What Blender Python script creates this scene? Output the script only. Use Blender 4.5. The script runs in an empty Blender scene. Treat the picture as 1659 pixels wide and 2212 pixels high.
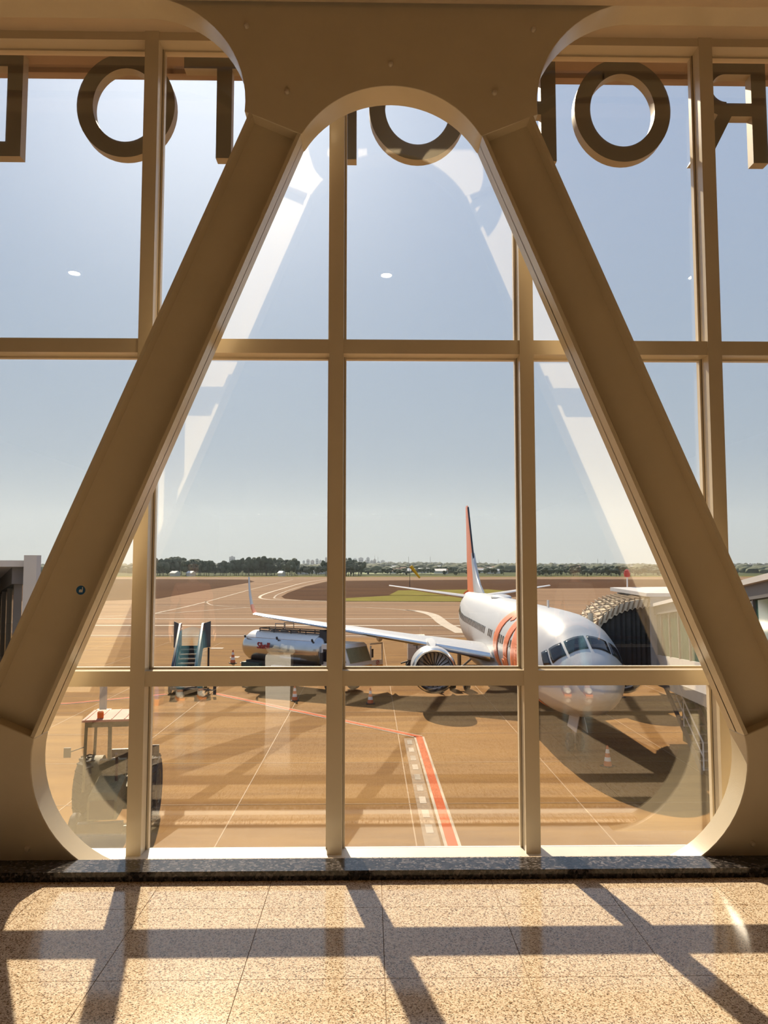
import bpy, bmesh, math, random
from mathutils import Vector, Matrix
from mathutils import noise as mnoise
rnd = random.Random(7)
R = math.radians
S = bpy.context.scene
COL = S.collection
G = -5.5                      # level of the apron; the hall floor is z = 0

# ------------------------------------------------------------------ camera
cam_d = bpy.data.cameras.new('camera'); cam = bpy.data.objects.new('camera', cam_d); COL.objects.link(cam)
cam_d.sensor_fit = 'VERTICAL'; cam_d.sensor_height = 36.0; cam_d.lens = 36.0*1661/2212
cam_d.clip_start = 0.05; cam_d.clip_end = 9000
cam.location = (0, 0, 1.65); cam.rotation_euler = (R(90+4.2), 0, R(-1.0))
S.camera = cam

# ------------------------------------------------------------------ world, sun, exposure
SUN_AZ, SUN_EL = R(-12.4), R(36.6)     # azimuth from +Y, negative to the left
sd = Vector((math.sin(SUN_AZ)*math.cos(SUN_EL), math.cos(SUN_AZ)*math.cos(SUN_EL), math.sin(SUN_EL)))
W = bpy.data.worlds.new('sky'); S.world = W; W.use_nodes = True
nt = W.node_tree; nt.nodes.clear()
def wn(t, **k):
    n = nt.nodes.new(t)
    for a, b in k.items(): setattr(n, a, b)
    return n
tc = wn('ShaderNodeTexCoord'); sp = wn('ShaderNodeSeparateXYZ'); nt.links.new(tc.outputs['Generated'], sp.inputs[0])
rp = wn('ShaderNodeValToRGB'); nt.links.new(sp.outputs['Z'], rp.inputs[0])
cr = rp.color_ramp; cr.elements[0].position = 0.0; cr.elements[0].color = (.72, .77, .76, 1)
cr.elements[1].position = 1.0; cr.elements[1].color = (.40, .58, .95, 1)
for p, c in ((.05, (.68, .76, .79, 1)), (.14, (.56, .67, .79, 1)), (.32, (.52, .66, .86, 1)), (.6, (.54, .70, .98, 1))):
    e = cr.elements.new(p); e.color = c
dt = wn('ShaderNodeVectorMath', operation='DOT_PRODUCT'); nt.links.new(tc.outputs['Generated'], dt.inputs[0]); dt.inputs[1].default_value = sd
mx = wn('ShaderNodeMath', operation='MAXIMUM'); nt.links.new(dt.outputs['Value'], mx.inputs[0]); mx.inputs[1].default_value = 0
p1 = wn('ShaderNodeMath', operation='POWER'); nt.links.new(mx.outputs[0], p1.inputs[0]); p1.inputs[1].default_value = 34
p2 = wn('ShaderNodeMath', operation='MULTIPLY'); nt.links.new(p1.outputs[0], p2.inputs[0]); p2.inputs[1].default_value = .85
mixs = wn('ShaderNodeMix', data_type='RGBA', blend_type='ADD'); mixs.inputs[0].default_value = 1
gl = wn('ShaderNodeVectorMath', operation='SCALE'); gl.inputs[0].default_value = (1, .95, .84); nt.links.new(p2.outputs[0], gl.inputs['Scale'])
nt.links.new(rp.outputs[0], mixs.inputs[6]); nt.links.new(gl.outputs[0], mixs.inputs[7])
bg = wn('ShaderNodeBackground'); nt.links.new(mixs.outputs[2], bg.inputs[0]); bg.inputs[1].default_value = .88
wo = wn('ShaderNodeOutputWorld'); nt.links.new(bg.outputs[0], wo.inputs[0])
sl = bpy.data.lights.new('sun', 'SUN'); sl.energy = 9.4; sl.angle = R(.55); sl.color = (1, .83, .60)
so = bpy.data.objects.new('sun', sl); COL.objects.link(so); so.rotation_euler = (-sd).to_track_quat('-Z', 'Y').to_euler(); so.location = (-10, 40, 60)
S.cycles.max_bounces = 7; S.cycles.diffuse_bounces = 4; S.cycles.glossy_bounces = 3; S.cycles.transmission_bounces = 3; S.cycles.volume_bounces = 0; S.cycles.transparent_max_bounces = 10
S.view_settings.view_transform = 'Standard'; S.view_settings.look = 'None'
S.view_settings.exposure = 0.0; S.view_settings.gamma = 1.0; S.view_settings.use_curve_mapping = False

# ------------------------------------------------------------------ materials
def mat(name, col, rough=.6, metal=0., var=0., vscale=4., col2=None, bump=0., bscale=60., spec=.5, stretch=None, coat=0., emit=None, estr=0., detail=6.):
    m = bpy.data.materials.new(name); m.use_nodes = True; t = m.node_tree
    b = t.nodes['Principled BSDF']
    b.inputs['Base Color'].default_value = (*col, 1); b.inputs['Roughness'].default_value = rough; b.inputs['Metallic'].default_value = metal
    b.inputs['Specular IOR Level'].default_value = spec; b.inputs['Coat Weight'].default_value = coat
    if emit: b.inputs['Emission Color'].default_value = (*emit, 1); b.inputs['Emission Strength'].default_value = estr
    tcn = t.nodes.new('ShaderNodeTexCoord'); src = tcn.outputs['Object']
    if stretch:
        mp = t.nodes.new('ShaderNodeMapping'); mp.inputs['Scale'].default_value = stretch; t.links.new(src, mp.inputs[0]); src = mp.outputs[0]
    if col2 is None and var: col2 = tuple(c*(1-var) for c in col)
    if col2 is not None:
        nz = t.nodes.new('ShaderNodeTexNoise'); nz.inputs['Scale'].default_value = vscale; nz.inputs['Detail'].default_value = detail; nz.inputs['Roughness'].default_value = .6
        t.links.new(src, nz.inputs['Vector'])
        rm = t.nodes.new('ShaderNodeMapRange'); rm.inputs[1].default_value = .35; rm.inputs[2].default_value = .65; t.links.new(nz.outputs[0], rm.inputs[0])
        mi = t.nodes.new('ShaderNodeMix'); mi.data_type = 'RGBA'; mi.inputs[6].default_value = (*col, 1); mi.inputs[7].default_value = (*col2, 1)
        t.links.new(rm.outputs[0], mi.inputs[0]); t.links.new(mi.outputs[2], b.inputs['Base Color'])
    if bump:
        nb = t.nodes.new('ShaderNodeTexNoise'); nb.inputs['Scale'].default_value = bscale; nb.inputs['Detail'].default_value = 4
        t.links.new(src, nb.inputs['Vector'])
        bp = t.nodes.new('ShaderNodeBump'); bp.inputs['Strength'].default_value = bump; bp.inputs['Distance'].default_value = .02
        t.links.new(nb.outputs[0], bp.inputs['Height']); t.links.new(bp.outputs[0], b.inputs['Normal'])
    return m

def granite(name, cols, scale, rough, tone=.12, world=True):
    """speckled stone: voronoi grains in a few colours over a slow tone change"""
    m = bpy.data.materials.new(name); m.use_nodes = True; t = m.node_tree; b = t.nodes['Principled BSDF']
    g = t.nodes.new('ShaderNodeNewGeometry')
    v = t.nodes.new('ShaderNodeTexVoronoi'); v.inputs['Scale'].default_value = scale; t.links.new(g.outputs['Position'], v.inputs['Vector'])
    s = t.nodes.new('ShaderNodeSeparateColor'); t.links.new(v.outputs['Color'], s.inputs[0])
    r = t.nodes.new('ShaderNodeValToRGB'); r.color_ramp.interpolation = 'LINEAR'
    els = r.color_ramp.elements
    while len(els) < len(cols): els.new(.5)
    for e, (p, c) in zip(els, cols): e.position = p; e.color = (*c, 1)
    t.links.new(s.outputs[0], r.inputs[0])
    n = t.nodes.new('ShaderNodeTexNoise'); n.inputs['Scale'].default_value = 1.3; n.inputs['Detail'].default_value = 5; t.links.new(g.outputs['Position'], n.inputs['Vector'])
    mr = t.nodes.new('ShaderNodeMapRange'); mr.inputs[3].default_value = 1-tone; mr.inputs[4].default_value = 1+tone; t.links.new(n.outputs[0], mr.inputs[0])
    mu = t.nodes.new('ShaderNodeVectorMath'); mu.operation = 'SCALE'; t.links.new(r.outputs[0], mu.inputs[0]); t.links.new(mr.outputs[0], mu.inputs['Scale'])
    t.links.new(mu.outputs[0], b.inputs['Base Color']); b.inputs['Roughness'].default_value = rough
    return m

def glass(name, tint=(.975, .982, .985), f0=.138):
    """flat pane: clear transmission with a mirror share that grows at grazing angles, the same from either side"""
    m = bpy.data.materials.new(name); m.use_nodes = True; t = m.node_tree; t.nodes.clear()
    lw = t.nodes.new('ShaderNodeLayerWeight'); lw.inputs[0].default_value = .5
    pw = t.nodes.new('ShaderNodeMath'); pw.operation = 'POWER'; pw.inputs[1].default_value = 5; t.links.new(lw.outputs['Facing'], pw.inputs[0])
    ma = t.nodes.new('ShaderNodeMath'); ma.operation = 'MULTIPLY_ADD'; ma.inputs[1].default_value = 1-f0; ma.inputs[2].default_value = f0; t.links.new(pw.outputs[0], ma.inputs[0])
    tr = t.nodes.new('ShaderNodeBsdfTransparent'); tr.inputs[0].default_value = (*tint, 1)
    gl = t.nodes.new('ShaderNodeBsdfGlossy'); gl.inputs['Roughness'].default_value = 0.0; gl.inputs[0].default_value = (1, 1, 1, 1)
    mi = t.nodes.new('ShaderNodeMixShader'); t.links.new(ma.outputs[0], mi.inputs[0]); t.links.new(tr.outputs[0], mi.inputs[1]); t.links.new(gl.outputs[0], mi.inputs[2])
    o = t.nodes.new('ShaderNodeOutputMaterial'); t.links.new(mi.outputs[0], o.inputs[0])
    return m

M = {}
M['paint'] = mat('cream_paint', (.69, .59, .42), .22, var=.07, vscale=2.2, bump=.05, bscale=180)
M['mullion'] = mat('cream_aluminium', (.70, .595, .43), .24, var=.05, vscale=3)
M['sill'] = mat('white_sill', (.82, .78, .70), .35, var=.08, vscale=5)
M['bulkhead'] = mat('beige_plaster', (.66, .52, .36), .8, var=.06)
M['wall'] = mat('beige_wall', (.50, .38, .25), .85, var=.06)
M['ceil'] = mat('ceiling_board', (.56, .44, .30), .85, var=.05)
M['granite'] = granite('tan_granite', [(0, (.09, .06, .035)), (.12, (.30, .19, .105)), (.32, (.60, .45, .30)), (.62, (.78, .62, .45)), (1, (.90, .79, .62))], 200, .1)
M['grout'] = mat('grout', (.30, .20, .12), .9, var=.2)
M['ledge'] = granite('black_granite', [(0, (.008, .008, .009)), (.35, (.022, .020, .020)), (.62, (.06, .052, .05)), (.85, (.11, .095, .09)), (1, (.17, .15, .14))], 75, .12)
M['glass'] = glass('window_glass')
M['gasket'] = mat('dark_gasket', (.10, .07, .045), .7, var=.1)
M['letter'] = mat('letter_metal_shaded', (.028, .028, .018), .65, var=.25, vscale=5)  # shade on the unlit letter faces is put into this dark colour
M['letter_sunlit'] = mat('letter_return_sunlit', (.36, .27, .16), .55, var=.2)  # sunlight on the letter edges is put into this paler colour
M['bolt'] = mat('bolt_paint', (.70, .60, .46), .3, var=.1)
M['blue'] = mat('sticker_blue', (.02, .12, .30), .4, var=.05)
M['white'] = mat('white_paint', (.82, .81, .79), .4, var=.04)
M['lamp'] = mat('lamp_lens', (.9, .85, .7), .3, emit=(1, .86, .62), estr=30)
M['canopy'] = mat('canopy_soffit', (.34, .20, .12), .7, var=.2, vscale=2)

# ------------------------------------------------------------------ mesh helpers
class MB:
    def __init__(s): s.v = []; s.f = []; s.mi = []; s.cur = 0
    def add(s, vs, fs):
        o = len(s.v); s.v += [tuple(p) for p in vs]; s.f += [tuple(i+o for i in f) for f in fs]; s.mi += [s.cur]*len(fs); return s
    def box(s, x0, x1, y0, y1, z0, z1, M4=None):
        vs = [(x, y, z) for z in (z0, z1) for y in (y0, y1) for x in (x0, x1)]
        if M4 is not None: vs = [M4 @ Vector(p) for p in vs]
        return s.add(vs, [(0, 2, 3, 1), (4, 5, 7, 6), (0, 1, 5, 4), (2, 6, 7, 3), (0, 4, 6, 2), (1, 3, 7, 5)])
    def bar(s, a, b, w, h=None, up=(0, 0, 1)):
        h = h or w; a = Vector(a); b = Vector(b); d = (b-a); L = d.length; d.normalize(); up = Vector(up)
        if abs(d.dot(up)) > .98: up = Vector((0, 1, 0))
        r = d.cross(up).normalized(); u = r.cross(d)
        return s.box(-w/2, w/2, 0, L, -h/2, h/2, Matrix.Translation(a) @ Matrix((r, d, u)).transposed().to_4x4())
    def cyl(s, a, b, r0, r1=None, n=16, caps=True):
        r1 = r0 if r1 is None else r1; a = Vector(a); b = Vector(b); d = (b-a).normalized()
        up = Vector((0, 0, 1)) if abs(d.z) < .95 else Vector((1, 0, 0))
        e1 = d.cross(up).normalized(); e2 = d.cross(e1)
        vs = []
        for p, r in ((a, r0), (b, r1)):
            for i in range(n):
                t = 2*math.pi*i/n; vs.append(p+e1*(r*math.cos(t))+e2*(r*math.sin(t)))
        fs = [(i, (i+1) % n, n+(i+1) % n, n+i) for i in range(n)]
        if caps: fs += [tuple(range(n-1, -1, -1)), tuple(range(n, 2*n))]
        return s.add(vs, fs)
    def tube(s, pts, r, n=8):
        for a, b in zip(pts[:-1], pts[1:]): s.cyl(a, b, r, n=n)
        return s
    def rings(s, rings, close=True, cap0=True, cap1=True):
        n = len(rings[0]); vs = [p for rg in rings for p in rg]; fs = []
        for k in range(len(rings)-1):
            for i in range(n if close else n-1):
                j = (i+1) % n; fs.append((k*n+i, k*n+j, (k+1)*n+j, (k+1)*n+i))
        if cap0: fs.append(tuple(range(n-1, -1, -1)))
        if cap1: fs.append(tuple((len(rings)-1)*n+i for i in range(n)))
        return s.add(vs, fs)
    def lathe(s, prof, c=(0, 0, 0), axis='Z', n=24, ring=False):
        rings = []; prof = list(prof)+([prof[0]] if ring else [])
        for r, h in prof:
            rg = []
            for i in range(n):
                t = 2*math.pi*i/n; p = (r*math.cos(t), r*math.sin(t), h)
                if axis == 'Y': p = (p[0], p[2], p[1])
                if axis == 'X': p = (p[2], p[0], p[1])
                rg.append((p[0]+c[0], p[1]+c[1], p[2]+c[2]))
            rings.append(rg)
        return s.rings(rings, cap0=not ring, cap1=not ring)
    def prism(s, poly, y0, y1):
        """outline given as (x, z), extruded along Y"""
        n = len(poly); s.add([(x, y0, z) for x, z in poly]+[(x, y1, z) for x, z in poly],
                             [tuple(range(n)), tuple(range(2*n-1, n-1, -1))]+[(i, n+i, n+(i+1) % n, (i+1) % n) for i in range(n)]); return s
    def mesh(s, name, mats, smooth=40):
        me = bpy.data.meshes.new(name); me.from_pydata(s.v, [], s.f)
        mats = mats if isinstance(mats, (list, tuple)) else [mats]
        for m in mats: me.materials.append(M[m] if isinstance(m, str) else m)
        if len(mats) > 1: me.polygons.foreach_set('material_index', s.mi)
        b = bmesh.new(); b.from_mesh(me)
        bmesh.ops.recalc_face_normals(b, faces=b.faces)
        ng = [f for f in b.faces if len(f.verts) > 4]
        if ng: bmesh.ops.triangulate(b, faces=ng)
        b.to_mesh(me); b.free()
        if smooth:
            me.polygons.foreach_set('use_smooth', [True]*len(me.polygons)); me.set_sharp_from_angle(angle=R(smooth))
        me.update(); return me
    def build(s, name, mats, parent=None, smooth=40, loc=None, rot=None):
        return link(name, s.mesh(name, mats, smooth), parent, loc, rot)
def link(name, me, parent=None, loc=None, rot=None):
    o = bpy.data.objects.new(name, me); COL.objects.link(o)
    if parent is not None: o.parent = parent
    if loc is not None: o.location = loc
    if rot is not None: o.rotation_euler = rot
    return o
def tag(o, label=None, cat=None, group=None, kind=None):
    if label: o['label'] = label
    if cat: o['category'] = cat
    if group: o['group'] = group
    if kind: o['kind'] = kind
    return o
def thing(name, label, cat, loc=(0, 0, 0), rz=0, group=None, kind=None):
    o = bpy.data.objects.new(name, None); COL.objects.link(o); o.location = loc; o.rotation_euler = (0, 0, rz); o.empty_display_size = .2
    return tag(o, label, cat, group, kind)
def struct(o, label=None): o['kind'] = 'structure'; (label and o.__setitem__('label', label)); return o

# ================================================================== THE HALL
LEDGE_Y0, LEDGE_Y1, LEDGE_Z = 4.215, 4.39, .05
GLASS_Y = 4.86
HX0, HX1, HY0, HZ = -11., 11., -46., 5.45
b = MB(); b.box(HX0, HX1, HY0, LEDGE_Y0, -.2, -.004); floor = struct(b.build('floor', 'grout'), 'polished tan speckled granite floor with thin joints')
# each tile laid near the window is a piece; the hall further back is one polished slab of the same stone
TX, TY = .581, .653
tile = MB(); e = .0016; tile.box(e, TX-e, e, TY-e, -.02, 0); tile_me = tile.mesh('tile', 'granite')
ty_rows = [3.885-TY*k for k in range(0, 7)]
for yy in ty_rows:
    for k in range(-9, 10):
        link('tile', tile_me, floor, (.06+TX*k, yy, 0))
b = MB(); b.box(HX0, HX1, HY0, 3.885-TY*6, -.02, 0); b.build('floor_slab', 'granite', floor)
b = MB(); b.box(HX0, .06-TX*9, 3.885-TY*6, LEDGE_Y0, -.02, 0); b.box(.06+TX*10, HX1, 3.885-TY*6, LEDGE_Y0, -.02, 0); b.build('floor_slab', 'granite', floor)

def bx(name, m, x0, x1, y0, y1, z0, z1, label=None):
    b = MB(); b.box(x0, x1, y0, y1, z0, z1); return struct(b.build(name, m), label)
bx('ceiling', 'ceil', HX0, HX1, HY0, 4.2, HZ, HZ+.2, 'plain beige hall ceiling')
bx('wall_back', 'wall', HX0, HX1, HY0-.2, HY0, -.2, HZ+.2, 'far beige wall of the hall')
bx('wall_left', 'wall', HX0-.2, HX0, HY0, 5.0, -.2, HZ+.2, 'beige side wall of the hall')
bx('wall_right', 'wall', HX1, HX1+.2, HY0, 5.0, -.2, HZ+.2, 'beige side wall of the hall')
bx('trim_1', 'bulkhead', HX0, HX1, 4.2, 4.37, 5.03, HZ+.2, 'beige bulkhead running above the truss')
bx('trim_2', 'ledge', HX0, HX1, LEDGE_Y0, LEDGE_Y1, -.1, LEDGE_Z, 'polished black granite ledge at the foot of the window')
bx('trim_3', 'sill', HX0, HX1, LEDGE_Y1, GLASS_Y+.02, -.16, -.06, 'white sill between the granite ledge and the glass')
b = MB(); b.box(HX0, HX1, LEDGE_Y1-.001, LEDGE_Y1+.012, -.06, LEDGE_Z-.025); struct(b.build('trim_4', 'sill'), 'white back edge of the granite ledge')
bx('wall_front_lower', 'bulkhead', HX0, HX1, LEDGE_Y0, 5.0, -1.2, -.16, 'edge of the floor slab under the window')
bx('wall_front_upper', 'bulkhead', HX0, HX1, 4.62, 5.0, 5.11, 5.75, 'wall strip above the window head')

# ---------------- curtain wall
win = thing('window_1', 'tall curtain wall window with cream aluminium mullions and clear panes', None, (0, GLASS_Y, 0)); win['kind'] = 'structure'
MX = [-.215+1.198*k for k in range(-4, 5)]
MW = .088
def wb(name, m, x0, x1, y0, y1, z0, z1, parent=win):
    b = MB(); b.box(x0, x1, y0-GLASS_Y, y1-GLASS_Y, z0, z1); return b.build(name, m, parent)
mull_me = None
for x in MX:
    if mull_me is None:
        b = MB(); b.box(-MW/2, MW/2, 4.747-GLASS_Y, -.008, -.06, 5.16)
        b.cur = 1; b.box(-MW/2-.014, MW/2+.014, -.008, .035, -.06, 5.16); mull_me = b.mesh('mullion', ['mullion', 'mullion'])
    link('mullion', mull_me, win, (x, 0, 0))
gk = MB(); gk.box(-MW/2-.0015, -MW/2+.002, -.014, -.0085, -.06, 5.06); gk.box(MW/2-.002, MW/2+.0015, -.014, -.0085, -.06, 5.06); gk_me = gk.mesh('gasket', 'gasket')
for x in MX: link('gasket', gk_me, win, (x, 0, 0))
ROWS = [(-.06, .935), (1.027, 3.0), (3.09, 5.055)]
for xa, xb in zip(MX[:-1], MX[1:]):
    a, c = xa+MW/2, xb-MW/2
    for z0, z1 in ((.935, 1.027), (3.0, 3.09), (5.055, 5.16)):
        wb('transom', 'mullion', a, c, 4.757, GLASS_Y-.006, z0, z1)
        wb('glazing_bead', 'mullion', a, c, GLASS_Y-.006, GLASS_Y+.03, z0-.012, z1+.012)
    for z0, z1 in ROWS:
        wb('pane', 'glass', a-.012, c+.012, GLASS_Y-.004, GLASS_Y+.006, z0+.0, z1)
for s_, (xa, xb) in enumerate(((HX0, MX[0]-MW/2), (MX[-1]+MW/2, HX1))):
    bx('wall_front_%s' % ('left', 'right')[s_], 'wall', xa, xb, 4.7, 5.0, -.16, 5.11, 'plain wall beside the window')

# ---------------- steel truss: H-section diagonals between smooth gusset plates
XC, YF, YB, P, ZM = .122, 4.39, 4.585, 2.875, 2.5
SL = .418; NX, NZ = 1/math.hypot(1, SL), SL/math.hypot(1, SL)
R1, ZTOP, R2, C2X, C2Z = .6178, 4.523, .65, 1.355, .58
def arc(cx, cz, r, a0, a1, n):
    return [(cx+r*math.cos(a0+(a1-a0)*i/n), cz+r*math.sin(a0+(a1-a0)*i/n)) for i in range(n+1)]
ang = math.atan2(NZ, NX)
def hw(z): return .538+SL*(4.22-z)
top_r = arc(0, ZTOP-R1, R1, ang, math.pi/2, 16)              # right half of the upper arch, from the diagonal to the crown
bot_r = arc(C2X, C2Z, R2, ang, -math.pi/2, 20)               # lower right corner, from the diagonal to the floor line
flip = lambda pts: [(x, 2*ZM-z) for x, z in pts]
# neighbour opening is the same shape upside down, its axis at +-P
n_top = [(P-x, z) for x, z in flip(bot_r)]                   # its upper corner beside the upper gusset (x from the axis of this one)
n_bot = [(P-x, z) for x, z in flip(top_r)]
inn_t = top_r[0]; out_t = n_top[0]
ENDT_O = (.857, 4.345); ENDT_I = (.857-.336*NX, 4.345-.336*NZ)
def on_inner(z): return (hw(z), z)
def on_outer(z): return (P-hw(2*ZM-z), z)
# gusset ends: cut square to the diagonal
zt_o = 4.345; po = on_outer(zt_o)
def inner_from(po):
    # intersect the square cut through po with the inner edge line
    z = po[1]
    for _ in range(30):
        x = hw(z); d = (x-po[0])*(-SL)+(z-po[1])*1; z -= d/(1+SL*SL)
    return (hw(z), z)
pi_ = inner_from(po)
zb_i = .69; qi = on_inner(zb_i)
def outer_from(qi):
    z = qi[1]
    for _ in range(30):
        x = P-hw(2*ZM-z); d = (x-qi[0])*(-SL)+(z-qi[1])*1; z -= d/(1+SL*SL)
    return (P-hw(2*ZM-z), z)
qi = bot_r[2]; qo = outer_from(qi)
TOPZ = 5.12
def upper_gusset_poly():
    right = [pi_]+[p for p in top_r if p[1] > pi_[1]+.005]
    half_in = right                                           # from end of right diagonal up to the crown
    out = [po]+[p for p in n_top if p[1] > po[1]+.005 and p[1] < TOPZ]
    r = [half_in[0]]+out+[(out[-1][0]+.0, TOPZ)]
    return [(x, z) for x, z in half_in[::-1]] + r[1:] + [(-x, z) for x, z in r[1:][::-1]] + [(-x, z) for x, z in half_in[:-1]]
def lower_gusset_poly():
    """about the node at x = P; local x measured from the node"""
    low = [(x-P, z) for x, z in [qi]+[p for p in bot_r if p[1] < qi[1]-.004] if z > -.13]
    up = [(x-P, z) for x, z in [qo]+[p for p in n_bot if p[1] < qo[1]-.004]]
    half = [low[-1]]+low[::-1][1:]+up                         # from floor line up the corner, across the cut, down to the bowl
    pts = half+[(-x, z) for x, z in half[::-1][1:]]
    pts = [(low[-1][0], -.14)]+pts+[(-low[-1][0], -.14)]
    return pts
truss = thing('steel_truss', 'cream painted steel truss with A-shaped rounded opening in front of the window', 'truss', (XC, YF, 0))
DEP = YB-YF
def bev(o, w=.006):
    md = o.modifiers.new('edge', 'BEVEL'); md.width = w; md.segments = 2; md.limit_method = 'ANGLE'; md.angle_limit = R(50); return o
ug = MB(); ug.prism(upper_gusset_poly(), 0, DEP); ug_me = ug.mesh('gusset_plate', 'paint', 30)
lg = MB(); lg.prism(lower_gusset_poly(), 0, DEP); lg_me = lg.mesh('gusset_plate', 'paint', 30)
for k in (-2, 0, 2):
    bev(link('gusset_plate', ug_me, truss, (P*k, 0, 0)))
for k in (-1, 1):
    bev(link('gusset_plate', lg_me, truss, (P*k, 0, 0)))
for k in (-1, 1):
    tc2 = MB(); xa = out_end = n_top[-1][0]; tc2.box(-P+xa-.02, P-xa+.02, 0, DEP, 2*ZM+.07, TOPZ+.06); tc2.build('top_chord', 'paint', truss, loc=(P*k, 0, 0))
def diag_meshes():
    FT = .022
    A, B, C, D = pi_, qi, qo, po                              # inner top, inner bottom, outer bottom, outer top
    w = MB(); w.prism([A, B, C, D], .095, .11); web = w.mesh('diagonal_brace', 'paint')
    fl = []
    for (p, q, s) in ((A, B, 1), (D, C, -1)):
        f = MB(); off = (FT*NX*s, FT*NZ*s); f.prism([p, q, (q[0]+off[0], q[1]+off[1]), (p[0]+off[0], p[1]+off[1])], 0, DEP); fl.append(f.mesh('flange', 'paint'))
    return web, fl
web, fls = diag_meshes()
for k, sx in ((0, 1), (0, -1), (2, -1), (-2, 1)):
    d = link('diagonal_brace', web, truss, (P*k, 0, 0)); d.scale = (sx, 1, 1)
    for f in fls: link('flange', f, d)
    if k == 0 and sx == -1: left_diag = d
# bolts on the gussets
bm_ = MB(); bm_.lathe([(.001, -.022), (.011, -.019), (.0155, -.009), (.016, .002)], axis='Y', n=14); bolt_me = bm_.mesh('bolt', 'bolt')
for x, z in ((-.745, 4.885), (.976, 4.884), (.117, 4.655), (-.501, 4.477), (.737, 4.485), (-1.884, .113), (2.137, .115)):
    link('bolt', bolt_me, truss, (x-XC, 0, z))
# blue sticker with a pale hand on the left diagonal
st = MB(); st.lathe([(.001, 0), (.026, 0), (.026, .0015), (.001, .0015)], axis='Y', n=28)
stk = st.build('sticker', 'blue', truss, loc=(-1.665-XC-.005, .0935, 1.525)); stk['label'] = 'small round blue sticker with a pale hand'
h = MB(); h.prism([(-.010, -.012), (.010, -.012), (.012, .002), (.012, .018), (.008, .018), (.007, .003), (-.004, .006), (-.010, .0)], -.001, 0)
h.build('hand_symbol', 'white', stk, loc=(0, 0, 0))

# ---------------- ceiling downlights, seen only as glints in the glass
dl = MB(); dl.lathe([(.07, 0), (.095, 0), (.095, .03), (.07, .03)], n=24, ring=True); ring_me = dl.mesh('trim_ring', 'white')
dd = MB(); dd.lathe([(.001, .012), (.07, .012), (.07, .02), (.001, .02)], n=24); disc_me = dd.mesh('lens', 'lamp')
for yy in (.05, -44):
    for xx in (-8, -4, 0, 4, 8):
        t = thing('ceiling_light', ('round recessed downlight glinting in the upper panes' if yy > 0 else 'tiny far downlight mirrored just above the horizon'), 'ceiling light', (xx+.2, yy, HZ-.031), group='hall downlights %s' % ('near the window' if yy > 0 else 'far back'))
        link('trim_ring', ring_me, t); link('lens', disc_me, t)

# ---------------- people, bin and benches behind the viewpoint: the photo shows them mirrored in the panes
M['denim'] = mat('blue_denim', (.10, .27, .37), .85, var=.35, vscale=9); M['skin'] = mat('skin', (.52, .30, .19), .55, var=.06)
M['hair'] = mat('dark_hair', (.03, .02, .015), .6, var=.3); M['shirt1'] = mat('peach_shirt', (.70, .36, .24), .8, var=.1); M['shirt2'] = mat('grey_shirt', (.38, .36, .34), .8, var=.1)
M['shoe'] = mat('white_shoe', (.80, .78, .74), .5, var=.08); M['sole'] = mat('orange_sole', (.75, .25, .05), .6, var=.1); M['bag'] = mat('plastic_bag', (.34, .34, .30), .4, var=.12, vscale=6)
M['seat'] = mat('dark_green_seat', (.035, .06, .05), .4, var=.2)
def skinned(name, verts, edges, rad, m, parent, root=0, sub=2):
    me = bpy.data.meshes.new(name); me.from_pydata(verts, edges, []); me.materials.append(M[m]); o = link(name, me, parent)
    o.modifiers.new('skin', 'SKIN'); sv = me.skin_vertices[0].data
    for i, r_ in enumerate(rad): sv[i].radius = (r_, r_) if not isinstance(r_, tuple) else r_
    sv[root].use_root = True
    md = o.modifiers.new('sub', 'SUBSURF'); md.levels = sub; md.render_levels = sub; return o
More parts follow.
